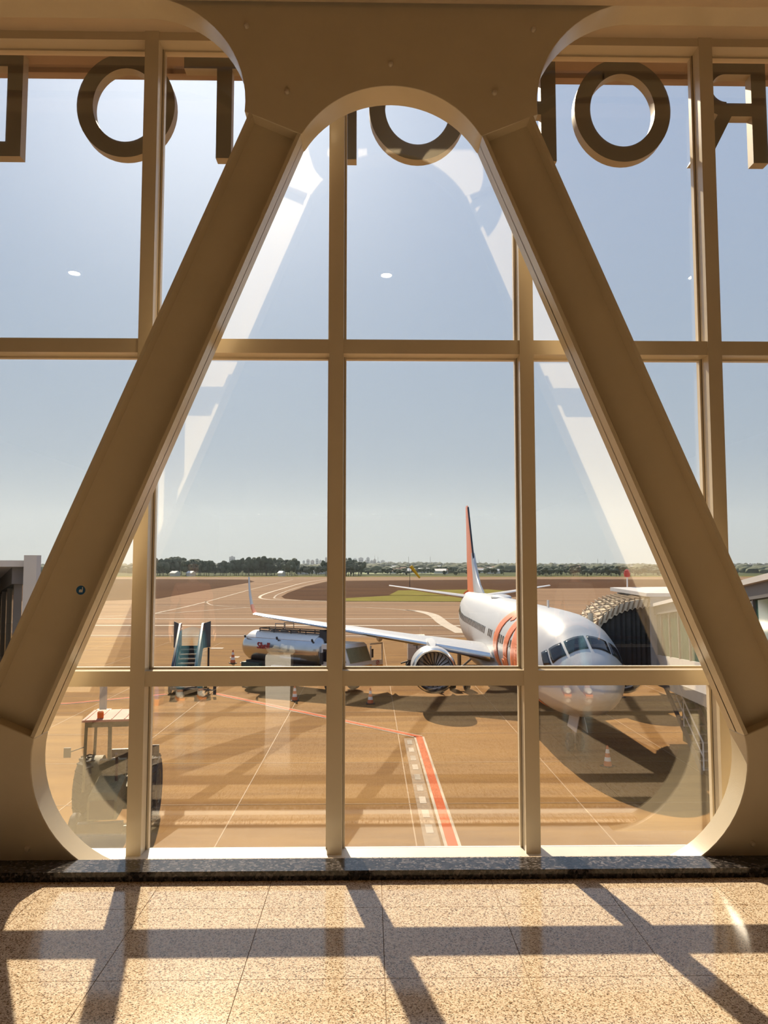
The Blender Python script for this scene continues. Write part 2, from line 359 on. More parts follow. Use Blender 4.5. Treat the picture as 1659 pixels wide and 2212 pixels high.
def person(label, loc, rz, shirt, kn=.04):
    t = thing('person', label, 'person', loc, rz)
    V = [(0, 0, .94), (0, .01, 1.12), (0, .01, 1.34), (0, 0, 1.47), (0, .015, 1.55), (0, .03, 1.66), (0, .02, 1.73)]; E_ = [(0, 1), (1, 2), (2, 3), (3, 4), (4, 5), (5, 6)]; Rd = [.125, .12, .135, .065, .055, .088, .07]
    def chain(start, pts, rs):
        k = start
        for p_, r_ in zip(pts, rs): V.append(p_); Rd.append(r_); E_.append((k, len(V)-1)); k = len(V)-1
        return k
    for sx in (-1, 1):
        chain(0, [(sx*.1, 0, .86), (sx*.12, kn, .5), (sx*.13, -.01, .1), (sx*.14, .12, .05)], [.085, .058, .042, .035])
        w_ = chain(2, [(sx*.17, 0, 1.41), (sx*.24, -.02, 1.13), (sx*.27, .08, .92), (sx*.275, .11, .85)], [.055, .042, .028, .034])
        for f in range(4):
            L = (.075, .085, .08, .062)[f]; y_ = .085+.02*f; chain(w_, [(sx*.28, y_, .80), (sx*.278, y_+.005, .80-L*.55), (sx*.27, y_+.012, .80-L)], [.0095, .009, .008])
        chain(w_, [(sx*.262, .15, .85), (sx*.25, .165, .80)], [.011, .009])
    bd = skinned('body', V, E_, Rd, 'skin', t)
    JV = [(0, 0, .98), (0, 0, .90), (-.1, 0, .84), (-.12, kn, .5), (-.13, -.01, .1), (.1, 0, .84), (.12, kn, .5), (.13, -.01, .1)]
    skinned('jeans', JV, [(0, 1), (1, 2), (2, 3), (3, 4), (1, 5), (5, 6), (6, 7)], [.145, .14, .105, .085, .072, .105, .085, .072], 'denim', t)
    SV = [(0, 0, .9), (0, .01, 1.12), (0, .01, 1.34), (0, 0, 1.46), (-.18, 0, 1.41), (-.225, -.015, 1.2), (.18, 0, 1.41), (.225, -.015, 1.2)]
    skinned('shirt', SV, [(0, 1), (1, 2), (2, 3), (2, 4), (4, 5), (2, 6), (6, 7)], [.16, .145, .155, .075, .075, .062, .075, .062], shirt, t)
    hb = MB(); blob(hb, (0, -.005, 1.735), .098, .085, 3, ICO_V, ICO_F, .12); hb.build('hair', 'hair', t, smooth=70)
    for sx in (-1, 1): fb_ = MB(); fb_.lathe([(.001, .004), (.008, .003), (.01, 0)], (sx*.033, .112, 1.675), axis='Y', n=10); fb_.build('eye', 'hair', t)
    nb_ = MB(); nb_.add([(-.012, .108, 1.64), (.012, .108, 1.64), (0, .112, 1.685), (0, .135, 1.642)], [(0, 1, 3), (1, 2, 3), (2, 0, 3), (0, 2, 1)]); nb_.build('nose', 'skin', t)
    mb_ = MB(); mb_.box(-.022, .022, .1, .114, 1.61, 1.618); mb_.build('mouth', 'shirt1', t)
    for sx in (-1, 1):
        sh = MB(); sh.rings([[(sx*.135+w*math.cos(q), y_, .055+h_*math.sin(q)) for q in [2*math.pi*i/12 for i in range(12)]] for y_, w, h_ in ((-.1, .03, .03), (-.07, .045, .052), (.05, .048, .05), (.13, .046, .035), (.17, .025, .02))]); so3 = sh.build('shoe', 'shoe', t)
        sl2 = MB(); sl2.box(sx*.135-.045, sx*.135+.045, -.095, .165, 0, .022); sl2.build('sole', 'sole', so3)
    return t
ico = bmesh.new(); bmesh.ops.create_icosphere(ico, subdivisions=2, radius=1); ICO_V = [v.co.copy() for v in ico.verts]; ICO_F = [tuple(v.index for v in f.verts) for f in ico.faces]; ico.free()
def blob(b, c, rx, rz, seed, V=ICO_V, F=ICO_F, amp=.45):
    vs = []
    for v in V:
        k = 1+amp*mnoise.noise((v.x*1.7+seed*3.1, v.y*1.7, v.z*1.7+seed)); vs.append((c[0]+v.x*rx*k, c[1]+v.y*rx*k, c[2]+v.z*rz*k))
    b.add(vs, F)
person('person in blue jeans and grey shirt mirrored over the airliner nose', (2.72, -.5, 0), R(8), 'shirt2')
person('person in blue jeans and peach shirt mirrored beside the passenger stairs', (-2.3, -.3, 0), R(-20), 'shirt1', .06)
bn = thing('litter_bin', 'white litter bin topped with crumpled bags mirrored over the fuel truck', 'bin', (-1.08, .46, 0))
b = MB(); b.rings([[(-w, -w, z), (w, -w, z), (w, w, z), (-w, w, z)] for z, w in ((0, .13), (.02, .14), (.6, .15), (.64, .145))]); b.build('body', 'white', bn)
for k, (x_, y_) in enumerate(((-.06, .02), (.07, -.03))):
    b = MB(); blob(b, (x_, y_, .66), .095, .075, 40+k, ICO_V, ICO_F, .8); b.build('bag', 'bag', bn)
M['purple'] = mat('purple_cloth', (.12, .08, .30), .6, var=.2)
sb_ = thing('sports_bag', 'purple sports bag with orange base mirrored under the passenger stairs', 'bag', (-2.72, .15, 0))
b = MB(); b.rings([[(-w, -.11, z), (w, -.11, z), (w*.94, .11, z), (-w*.94, .11, z)] for z, w in ((.07, .17), (.12, .18), (.2, .175), (.26, .14), (.275, .1))]); b.build('body', 'purple', sb_, smooth=60)
b = MB(); b.rings([[(-w, -.115, z), (w, -.115, z), (w, .115, z), (-w, .115, z)] for z, w in ((0, .165), (.075, .175))]); b.build('base', 'sole', sb_)
b = MB(); b.tube([(-.08, 0, .26), (-.05, 0, .34), (.05, 0, .34), (.08, 0, .26)], .01, 6); b.build('handle', 'hair', sb_)
for bx_ in (1.65, 4.3):
    be = thing('bench', 'dark waiting bench with steel beam, %s the mirrored person in jeans' % ('left of' if bx_ < 3 else 'right of'), 'bench', (bx_, -3.2, 0), 0, 'waiting benches in the hall')
    b = MB(); b.box(-1.1, 1.1, -.04, .04, .34, .40); b.build('beam', 'white', be)
    for k in range(4):
        b = MB(); b.box(-1.08+k*.55, -.57+k*.55, -.22, .22, .41, .46); so4 = b.build('seat', 'seat', be); bev(so4, .015)
        b = MB(); b.box(-1.08+k*.55, -.57+k*.55, -.3, -.25, .5, .9); bev(b.build('backrest', 'seat', be), .015)
    for x_ in (-.8, .8):
        b = MB(); b.box(x_-.03, x_+.03, -.03, .03, 0, .34); b.box(x_-.03, x_+.03, -.28, .28, 0, .03); b.bar((x_, -.2, .36), (x_, -.28, .7), .04); b.build('leg', 'white', be)

# ---------------- canopy and the sign letters outside
can = MB(); can.box(-9, 9, 5.0, 5.78, 5.50, 5.75); can.box(-9, 9, 5.70, 5.78, 5.46, 5.50); struct(can.build('canopy_roof', 'canopy'), 'brown canopy soffit above the window outside')
LY, LD = 5.46, .085
LZ0, LZ1 = 4.655, 5.455
def stroke_letter(parts):
    """parts: outlines (x, z) in metres, drawn as seen from the hall"""
    m = MB()
    for p in parts: m.prism(p, 0, LD)
    return m
def ringpoly(m, rx, rz, t, n=48, cx=0, cz=0, a0=0, a1=2*math.pi):
    rg = []
    full = abs(a1-a0) > 6.2
    for i in range(n if full else n+1):
        a = a0+(a1-a0)*i/n; c, s = math.cos(a), math.sin(a)
        rg.append([(cx+rx*c, 0, cz+rz*s), (cx+(rx-t)*c, 0, cz+(rz-t)*s), (cx+(rx-t)*c, LD, cz+(rz-t)*s), (cx+rx*c, LD, cz+rz*s)])
    if full: rg.append(rg[0])
    m.rings(rg, close=True, cap0=not full, cap1=not full)
H_ = .80; T_ = .112
def rect(x0, x1, z0, z1): return [(x0, z0), (x1, z0), (x1, z1), (x0, z1)]
def letter(ch):
    m = MB()
    if ch == 'O': ringpoly(m, .36, .40, T_+.006, cz=.4)
    if ch == 'T': m.prism(rect(-.30, .30, H_-T_, H_), 0, LD); m.prism(rect(-T_/2, T_/2, 0, H_-T_), 0, LD)
    if ch in 'PR':            # mirrored: the stem stands on the right
        m.prism(rect(-T_, 0, 0, H_), 0, LD)
        m.prism(rect(-.30, -T_, H_-T_, H_), 0, LD); m.prism(rect(-.30, -T_, .36, .36+T_-.01), 0, LD)
        ringpoly(m, .22, .22, T_, n=20, cx=-.30, cz=.58, a0=math.pi/2, a1=1.5*math.pi)
        if ch == 'R': m.prism([(-.26, .37), (-.37, .37), (-.58, 0), (-.45, 0)], 0, LD)
    if ch == 'D':
        m.prism(rect(-T_, 0, 0, H_), 0, LD); m.prism(rect(-.26, -T_, H_-T_, H_), 0, LD); m.prism(rect(-.26, -T_, 0, T_), 0, LD)
        ringpoly(m, .34, .40, T_, n=24, cx=-.26, cz=.4, a0=math.pi/2, a1=1.5*math.pi)
    if ch == 'E':
        m.prism(rect(-T_, 0, 0, H_), 0, LD)
        for z in (0, .345, H_-T_): m.prism(rect(-.45, -T_, z, z+T_), 0, LD)
    return m
def letter_mesh(ch):
    me = letter(ch).mesh('sign_letter', ['letter', 'letter_sunlit'], 30)
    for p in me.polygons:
        p.material_index = 0 if abs(p.normal.y) > .7 else 1  # shaded tone on the flat faces, sunlit tone on the edges
    return me
for ch, x, lab in (('D', -2.565, 'dark sign letter D outside, cut by the frame beside the round O'),
                   ('O', -1.806, 'dark ring shaped sign letter O partly behind a mullion, next to the T'),
                   ('T', -1.085, 'dark sign letter T outside beside the curved truss edge'),
                   ('R', -.108, 'dark sign letter R outside, only its stem showing past the mullion under the arch'),
                   ('O', .345, 'dark sign letter O half hidden under the top of the arch'),
                   ('P', 1.374, 'dark sign letter P outside, mostly hidden behind the truss plate'),
                   ('O', 1.872, 'dark ring shaped sign letter O seen whole between truss and mullion'),
                   ('R', 2.955, 'dark mirrored sign letter R outside at the end of the row')):
    o = link('sign_letter', letter_mesh(ch), None, (x, LY, LZ0)); tag(o, lab, 'letter', 'sign letters outside the window')

# ================================================================== APRON AND FIELDS
M['apron'] = mat('apron_concrete', (.285, .152, .046), .9, spec=.06, col2=(.185, .092, .030), vscale=.5, stretch=(.35, 2.2, 1), bump=.15, bscale=6, detail=9)
M['asphalt'] = mat('taxiway_asphalt', (.30, .182, .100), .9, spec=.06, col2=(.175, .10, .054), vscale=.09, stretch=(.14, 2.5, 1), detail=9)
M['field'] = mat('dry_field', (.052, .020, .008), .95, spec=.03, col2=(.095, .042, .016), vscale=.05, stretch=(.4, 1.6, 1), detail=10)
M['grass'] = mat('short_grass', (.17, .15, .025), .95, spec=.03, col2=(.23, .19, .04), vscale=.2, detail=8)
M['farfield'] = mat('far_green', (.10, .11, .045), .95, spec=.03, col2=(.055, .07, .03), vscale=.012, detail=8)
M['line'] = mat('white_line', (.58, .48, .36), .8, spec=.05, var=.4, vscale=.8)
M['oldline'] = mat('worn_line', (.46, .37, .27), .8, var=.2, vscale=.4)
M['red'] = mat('red_line', (.52, .10, .025), .7, spec=.05, var=.2, vscale=2)
def sheet(name, m, pts, z, parent=None, th=.02):
    b = MB(); n = len(pts)
    b.add([(x, y, z-th) for x, y in pts]+[(x, y, z) for x, y in pts], [tuple(range(n-1, -1, -1)), tuple(range(n, 2*n))]+[(i, (i+1) % n, n+(i+1) % n, n+i) for i in range(n)])
    return b.build(name, m, parent, smooth=0)
apron = struct(sheet('ground_apron', 'apron', [(-120, 5.0), (120, 5.0), (120, 76), (-120, 84.5)], G, th=.4), 'sunlit tan concrete airport apron')
taxi = struct(sheet('ground_taxiway', 'asphalt', [(-400, 84.5+11), (-120, 84.5), (120, 76), (700, 60), (900, 900), (-900, 900)], G, th=.4), 'brown asphalt taxiways crossing behind the aircraft')
struct(sheet('ground_side', 'asphalt', [(-400, 5), (-120, 5), (-120, 84.5), (-400, 95.5)], G, th=.4)); struct(sheet('ground_side', 'asphalt', [(120, 5), (700, 5), (700, 60), (120, 76)], G, th=.4))
# dark dry fields between the taxiways
f1 = [(-23.4, 443), (-25.8, 307), (-24.2, 226), (-22.6, 197), (-20.4, 184.5), (-15.7, 176), (-9, 171), (18, 168), (40, 200), (60, 277), (136, 290), (400, 300), (420, 500), (227, 494), (112, 515)]
f2 = [(-400, 521), (-143, 521), (-79, 499), (-63, 420), (-61, 386), (-54, 250), (-50.5, 185), (-60, 172), (-400, 150)]
struct(sheet('field_1', 'field', f1, G+.05, th=.05), 'dark brown dry field with green edge behind the airliner'); struct(sheet('field_2', 'field', f2, G+.05, th=.05), 'dark brown dry field left of the taxiway')
struct(sheet('field_3', 'grass', [(-8, 168.5), (20, 166), (30, 186), (24, 196), (6, 203), (-10, 178)], G+.10, th=.05), 'yellow green grass strip at the edge of the dry field')
struct(sheet('field_4', 'grass', [(5, 206), (26, 200), (44, 240), (40, 262), (9, 250)], G+.10, th=.05), 'second strip of green grass in the dry field')
struct(sheet('field_5', 'grass', [(-900, 650), (900, 650), (900, 720), (-900, 720)], G+.12, th=.05), 'green verge beyond the runway')
def stripe(m, pts, w, parent, z=G+.02, name='painted_line', ww=None):
    b = MB(); L = []; Rr = []
    for i, p in enumerate(pts):
        a = Vector(pts[max(0, i-1)]); c = Vector(pts[min(len(pts)-1, i+1)]); d = (c-a).normalized(); n = Vector((-d.y, d.x)); wi = ww[i] if ww else w
        L.append((p[0]+n.x*wi/2, p[1]+n.y*wi/2, z)); Rr.append((p[0]-n.x*wi/2, p[1]-n.y*wi/2, z))
    k = len(pts)
    b.add(L+Rr+[(x, y, z-.015) for x, y, z in L+Rr], [(i, i+1, k+i+1, k+i) for i in range(k-1)]+[(i, 2*k+i, 2*k+i+1, i+1) for i in range(k-1)]+[(k+i, k+i+1, 3*k+i+1, 3*k+i) for i in range(k-1)])
    return b.build(name, m, parent, smooth=0)
def smoothline(p, n=6):
    out = []
    for i in range(len(p)-1):
        a, b_, c, d = Vector(p[max(i-1, 0)]), Vector(p[i]), Vector(p[i+1]), Vector(p[min(i+2, len(p)-1)])
        for k in range(n):
            t = k/n; out.append(tuple(.5*((2*b_)+(c-a)*t+(2*a-5*b_+4*c-d)*t*t+(3*b_-a-3*c+d)*t**3)))
    return out+[tuple(p[-1])]
stripe('line', smoothline([(-34, 118), (-34.4, 127), (-35.3, 166), (-42.9, 307), (-50, 498)]), .55, taxi)
stripe('line', smoothline([(-60, 104), (-45, 113), (-33.6, 123), (-22.8, 142), (-19.6, 143), (-4.7, 144), (3.1, 137.7), (7.6, 130)]), .55, taxi)
stripe('oldline', smoothline([(6, 133), (7.9, 130), (9.6, 119), (9.6, 101), (10.2, 86)]), 1.6, taxi, ww=None)
stripe('line', smoothline([(-35.6, 168), (-31.4, 153), (-27.2, 146.6), (-23, 143.6)]), .4, taxi)
stripe('oldline', smoothline([(-28.8, 543), (-33.4, 399), (-31, 266), (-29.8, 222), (-28.1, 197), (-25, 182), (-18.6, 174), (0, 168)]), .7, taxi)
stripe('line', smoothline([(-26, 443), (-27.5, 307), (-26, 226), (-24.2, 196), (-22, 182.5), (-16, 173.5), (-9, 169), (18, 165)]), .45, taxi)
stripe('line', [(-60, 150.5), (60, 150.5)], .35, taxi)
stripe('oldline', [(-120, 86.5), (60, 80.2)], .5, taxi); stripe('line', [(-500, 640), (600, 640)], 3, taxi); stripe('line', [(-500, 545), (600, 545)], 3, taxi)
stripe('oldline', [(-60, 99), (40, 96)], 1.2, taxi, z=G+.015); stripe('oldline', [(-60, 112), (-10, 110), (40, 111)], .8, taxi, z=G+.015)
red_pts = [(-11.6, 42.2), (-11.5, 44), (-8.3, 44.2), (-4.75, 40.15), (-2, 37.2), (1, 34.15), (2.07, 33.3), (2.08, 28.1), (2.12, 24), (2.15, 20)]
redA = [(-40, 38.2), (-16, 41.7), (-11.6, 44.6)]; 
for seg in ([(-8.9, 44.8), (2.07, 33.3)], [(2.07, 33.3), (2.14, 19)]):
    stripe('line', seg, .44, apron, z=G+.016); stripe('red', seg, .27, apron, z=G+.026)
stripe('line', redA, .44, apron, z=G+.016); stripe('red', redA, .27, apron, z=G+.026)
for k in range(9): stripe('line', [(1.62, 32.6-k*1.32), (1.62, 31.9-k*1.32)], .2, apron, z=G+.018)
M['patch'] = mat('dark_primer', (.30, .19, .095), .85, var=.3, vscale=3)
stripe('patch', [(1.62, 33), (1.62, 19)], .42, apron, z=G+.012)
for x0, x1, y in ((-9.9, -8.1, 59.5), (-9.4, -7.9, 66), (-11.3, -10.6, 63), (-14.3, -13.2, 70)): stripe('oldline', [(x0, y), (x1, y)], .9, apron, z=G+.018)
M['joint'] = mat('slab_joint', (.36, .22, .10), .8, var=.2)
for k in range(-6, 8): stripe('joint', [(k*5.2+1.2, 7), (k*5.2+1.2, 76)], .035, apron, z=G+.008, name='slab_joint')
for k in range(14): stripe('joint', [(-60, 9+k*5), (60, 9+k*5)], .03, apron, z=G+.008, name='slab_joint')

# ================================================================== AIRLINER
M['awhite'] = mat('aircraft_white', (.55, .55, .555), .32, spec=.35, var=.04, vscale=.6)
M['agrey'] = mat('aircraft_grey', (.55, .55, .55), .35, var=.05)
M['achrome'] = mat('polished_metal', (.75, .75, .75), .16, 1., var=.05)
M['orange'] = mat('livery_orange', (.84, .22, .07), .35, var=.05)
M['adark'] = mat('dark_metal', (.03, .03, .035), .5, var=.2)
M['awin'] = mat('aircraft_window', (.02, .025, .035), .1, var=.2)
M['tyre'] = mat('tyre_rubber', (.022, .020, .019), .8, var=.3, vscale=8)
M['steel'] = mat('bare_steel', (.42, .41, .40), .35, .8, var=.1)
AX, AY = 8.02, 26.7
plane = thing('airliner', 'white twin-engine passenger airliner with orange livery parked nose-in at the gate', 'airplane', (AX, AY, G), -.006)
FS = [(0, 2.86, .03, .03), (.12, 2.86, .33, .30), (.4, 2.88, .62, .58), (.9, 2.93, .95, .92), (1.5, 3.0, 1.23, 1.2), (2.2, 3.11, 1.46, 1.47), (3.0, 3.24, 1.64, 1.74), (3.9, 3.31, 1.76, 1.91), (5.2, 3.35, 1.85, 2.0), (7, 3.36, 1.88, 2.02),
      (12, 3.36, 1.88, 2.02), (26, 3.36, 1.88, 2.02), (28.5, 3.47, 1.82, 1.9), (31, 3.72, 1.62, 1.62), (33.5, 4.05, 1.28, 1.27), (36, 4.4, .85, .88), (37.8, 4.65, .5, .55), (38.8, 4.78, .25, .3), (39.2, 4.82, .1, .12)]
def fst(s):
    for a, b_ in zip(FS[:-1], FS[1:]):
        if s <= b_[0]:
            t = (s-a[0])/(b_[0]-a[0]); 
            return tuple(a[i]+(b_[i]-a[i])*t for i in (1, 2, 3))
    return FS[-1][1:]
def fpt(s, z, off=0., side=-1):
    zc, w, h = fst(s); q = max(-1, min(1, (z-zc)/h)); c = math.sqrt(max(0, 1-q*q))
    n = Vector((side*c/w, 0, q/h)).normalized() if c > 0 else Vector((0, 0, 1))
    return Vector((side*w*c, s, z))+n*off
ss = []
for a, b_ in zip(FS[:-1], FS[1:]):
    k = 3 if b_[0]-a[0] < 3 else 2
    ss += [a[0]+(b_[0]-a[0])*i/k for i in range(k)]
ss.append(39.2)
fb = MB(); rings = []
for s in ss:
    zc, w, h = fst(s); rings.append([(w*math.sin(2*math.pi*i/40), s, zc+h*math.cos(2*math.pi*i/40)) for i in range(40)])
fb.rings(rings); fus = fb.build('fuselage', 'awhite', plane, smooth=60)
# belly fairing
bf = MB(); rings = []
for s, w, h in ((12.2, .3, .2), (13, 1.5, .6), (14.5, 2.15, .85), (20, 2.25, .9), (22, 1.7, .7), (23.5, .3, .2)):
    rings.append([(w*math.sin(2*math.pi*i/24), s, 2.0+h*math.cos(2*math.pi*i/24)) for i in range(24)])
bf.rings(rings); bf.build('belly_fairing', 'awhite', plane, smooth=60)
# cabin windows
for k in range(50):
    s = 6.3+k*.508
    if k in (13, 17, 18): continue
    w = MB(); pts = []
    for ds, dz in ((-.12, -.13), (-.08, -.19), (.08, -.19), (.12, -.13), (.12, .13), (.08, .19), (-.08, .19), (-.12, .13)):
        zc = fst(s)[0]; pts.append((ds, dz+zc+.42))
    n = len(pts); w.add([fpt(s+a, z, .012) for a, z in pts]+[fpt(s+a, z, -.05) for a, z in pts], [tuple(range(n))]+[(i, n+i, n+(i+1) % n, (i+1) % n) for i in range(n)])
    w.build('cabin_window', 'awin', fus, smooth=0)
def skin_poly(name, m, pts, side, off=.014, parent=fus):
    w = MB(); n = len(pts); w.add([fpt(s, z, off, side) for s, z in pts]+[fpt(s, z, -.04, side) for s, z in pts], [tuple(range(n))]+[(i, n+i, n+(i+1) % n, (i+1) % n) for i in range(n)])
    return w.build(name, m, parent, smooth=0)
def top_poly(name, m, pts, off=.014):
    """windscreen pieces given by station and angle from the crown"""
    w = MB(); vs = []
    for o_ in (off, -.03):
        for s, a in pts:
            zc, wd, h = fst(s); vs.append((math.sin(a)*(wd+o_), s, zc+math.cos(a)*(h+o_)))
    n = len(pts); w.add(vs, [tuple(range(n))]+[(i, n+i, n+(i+1) % n, (i+1) % n) for i in range(n)]); return w.build(name, m, fus, smooth=0)
def patch(name, m, c4, off=.016, n=6):
    """four corners (station, angle from the crown), filled with a grid that follows the skin"""
    w = MB(); vs = []
    for j in range(n+1):
        for i in range(n+1):
            u, v = i/n, j/n
            s_ = (c4[0][0]*(1-u)+c4[1][0]*u)*(1-v)+(c4[3][0]*(1-u)+c4[2][0]*u)*v; a_ = (c4[0][1]*(1-u)+c4[1][1]*u)*(1-v)+(c4[3][1]*(1-u)+c4[2][1]*u)*v
            zc, wd, h = fst(s_); vs.append((math.sin(a_)*(wd+off), s_-off*.6, zc+math.cos(a_)*(h+off)))
    w.add(vs, [(j*(n+1)+i, j*(n+1)+i+1, (j+1)*(n+1)+i+1, (j+1)*(n+1)+i) for j in range(n) for i in range(n)])
    o = w.build(name, m, fus, smooth=60); md = o.modifiers.new('thickness', 'SOLIDIFY'); md.thickness = .02; md.offset = 0; return o
for sd_ in (-1, 1):
    patch('cockpit_window', 'awin', [(1.55, sd_*R(3)), (1.62, sd_*R(37)), (2.3, sd_*R(32)), (2.28, sd_*R(2))])
    patch('cockpit_window', 'awin', [(1.66, sd_*R(41)), (1.98, sd_*R(66)), (2.62, sd_*R(55)), (2.34, sd_*R(36))])
    patch('cockpit_window', 'awin', [(2.05, sd_*R(69)), (2.5, sd_*R(77)), (2.95, sd_*R(66)), (2.7, sd_*R(58))])
# doors
for s in (5.0, 29.6):
    zc = fst(s)[0]
    for a, c in ((s-.43, s-.40), (s+.40, s+.43)): skin_poly('door_seam', 'agrey', [(a, zc-.75), (c, zc-.75), (c, zc+.2), (c, zc+.95), (a, zc+.95), (a, zc+.2)], -1, .006)
for s in (16.6, 17.7):
    for a, c in ((s-.3, s-.28), (s+.28, s+.3)): skin_poly('door_seam', 'agrey', [(a, 3.5), (c, 3.5), (c, 4.3), (a, 4.3)], -1, .006)
# orange script mark on the forward fuselage
def script(name, pts, w0, tap=.5):
    m = MB(); vs = []; K = 6; k = len(pts)
    for i, p in enumerate(pts):
        a = Vector(pts[max(0, i-1)]); c = Vector(pts[min(k-1, i+1)]); d = (c-a).normalized(); n = Vector((-d.y, d.x)); w = w0*(1-tap+tap*math.sin(math.pi*i/(k-1))**.6)
        for j in range(K+1):
            f = (2*j/K-1)*w; vs.append(fpt(SG-2.1*(p[0]+n.x*f), p[1]+n.y*f, .016))
    m.add(vs, [(i*(K+1)+j, i*(K+1)+j+1, (i+1)*(K+1)+j+1, (i+1)*(K+1)+j) for i in range(k-1) for j in range(K)])
    o = m.build(name, 'orange', fus, smooth=60); md = o.modifiers.new('thickness', 'SOLIDIFY'); md.thickness = .012; md.offset = 0; return o
SG = 12.6
script('logo_stroke', smoothline([(1.42, 4.7), (1.3, 5.0), (1.0, 5.02), (.68, 4.65), (.46, 4.1), (.36, 3.3), (.4, 2.5), (.58, 1.9), (.9, 1.62), (1.2, 1.85)], 8), .3)
script('logo_stroke', smoothline([(1.2, 1.85), (1.3, 2.4), (1.3, 2.9)], 8), .2)
script('logo_stroke', smoothline([(1.72, 3.1), (1.68, 2.4), (1.85, 1.8), (2.2, 1.62), (2.5, 2.1), (2.7, 3.0), (2.72, 4.0), (2.55, 4.75), (2.3, 4.9), (2.02, 4.5), (1.8, 3.8), (1.72, 3.1)], 8), .29, .2)
script('logo_stroke', smoothline([(3.5, 4.9), (3.3, 4.5), (3.15, 3.8), (3.1, 3.0), (3.15, 2.3), (3.4, 1.8), (3.8, 1.75)], 8), .24)
# antennas and beacon
def small(name, m, fn, parent=plane):
    b = MB(); fn(b); return b.build(name, m, parent)
small('antenna', 'awhite', lambda b: b.prism([(-.02, 0), (.02, 0), (.02, .45), (-.02, .45)], 0, .25), fus).location = (0, 13.5, 5.36)
small('antenna', 'awhite', lambda b: b.prism([(-.02, 0), (.02, 0), (.02, .35), (-.02, .35)], 0, .3), fus).location = (0, 8.2, 5.36)
small('beacon', 'orange', lambda b: b.lathe([(.09, 0), (.09, .08), (.02, .14)], n=12), fus).location = (0, 15.5, 5.37)
small('antenna_dome', 'awhite', lambda b: b.rings([[(w*math.sin(t), s, .3*w*math.cos(t)) for t in [2*math.pi*i/16 for i in range(16)]] for s, w in ((0, .05), (.5, .5), (1.4, .65), (2.6, .4), (3.2, .05))]), fus).location = (0, 20, 5.36)
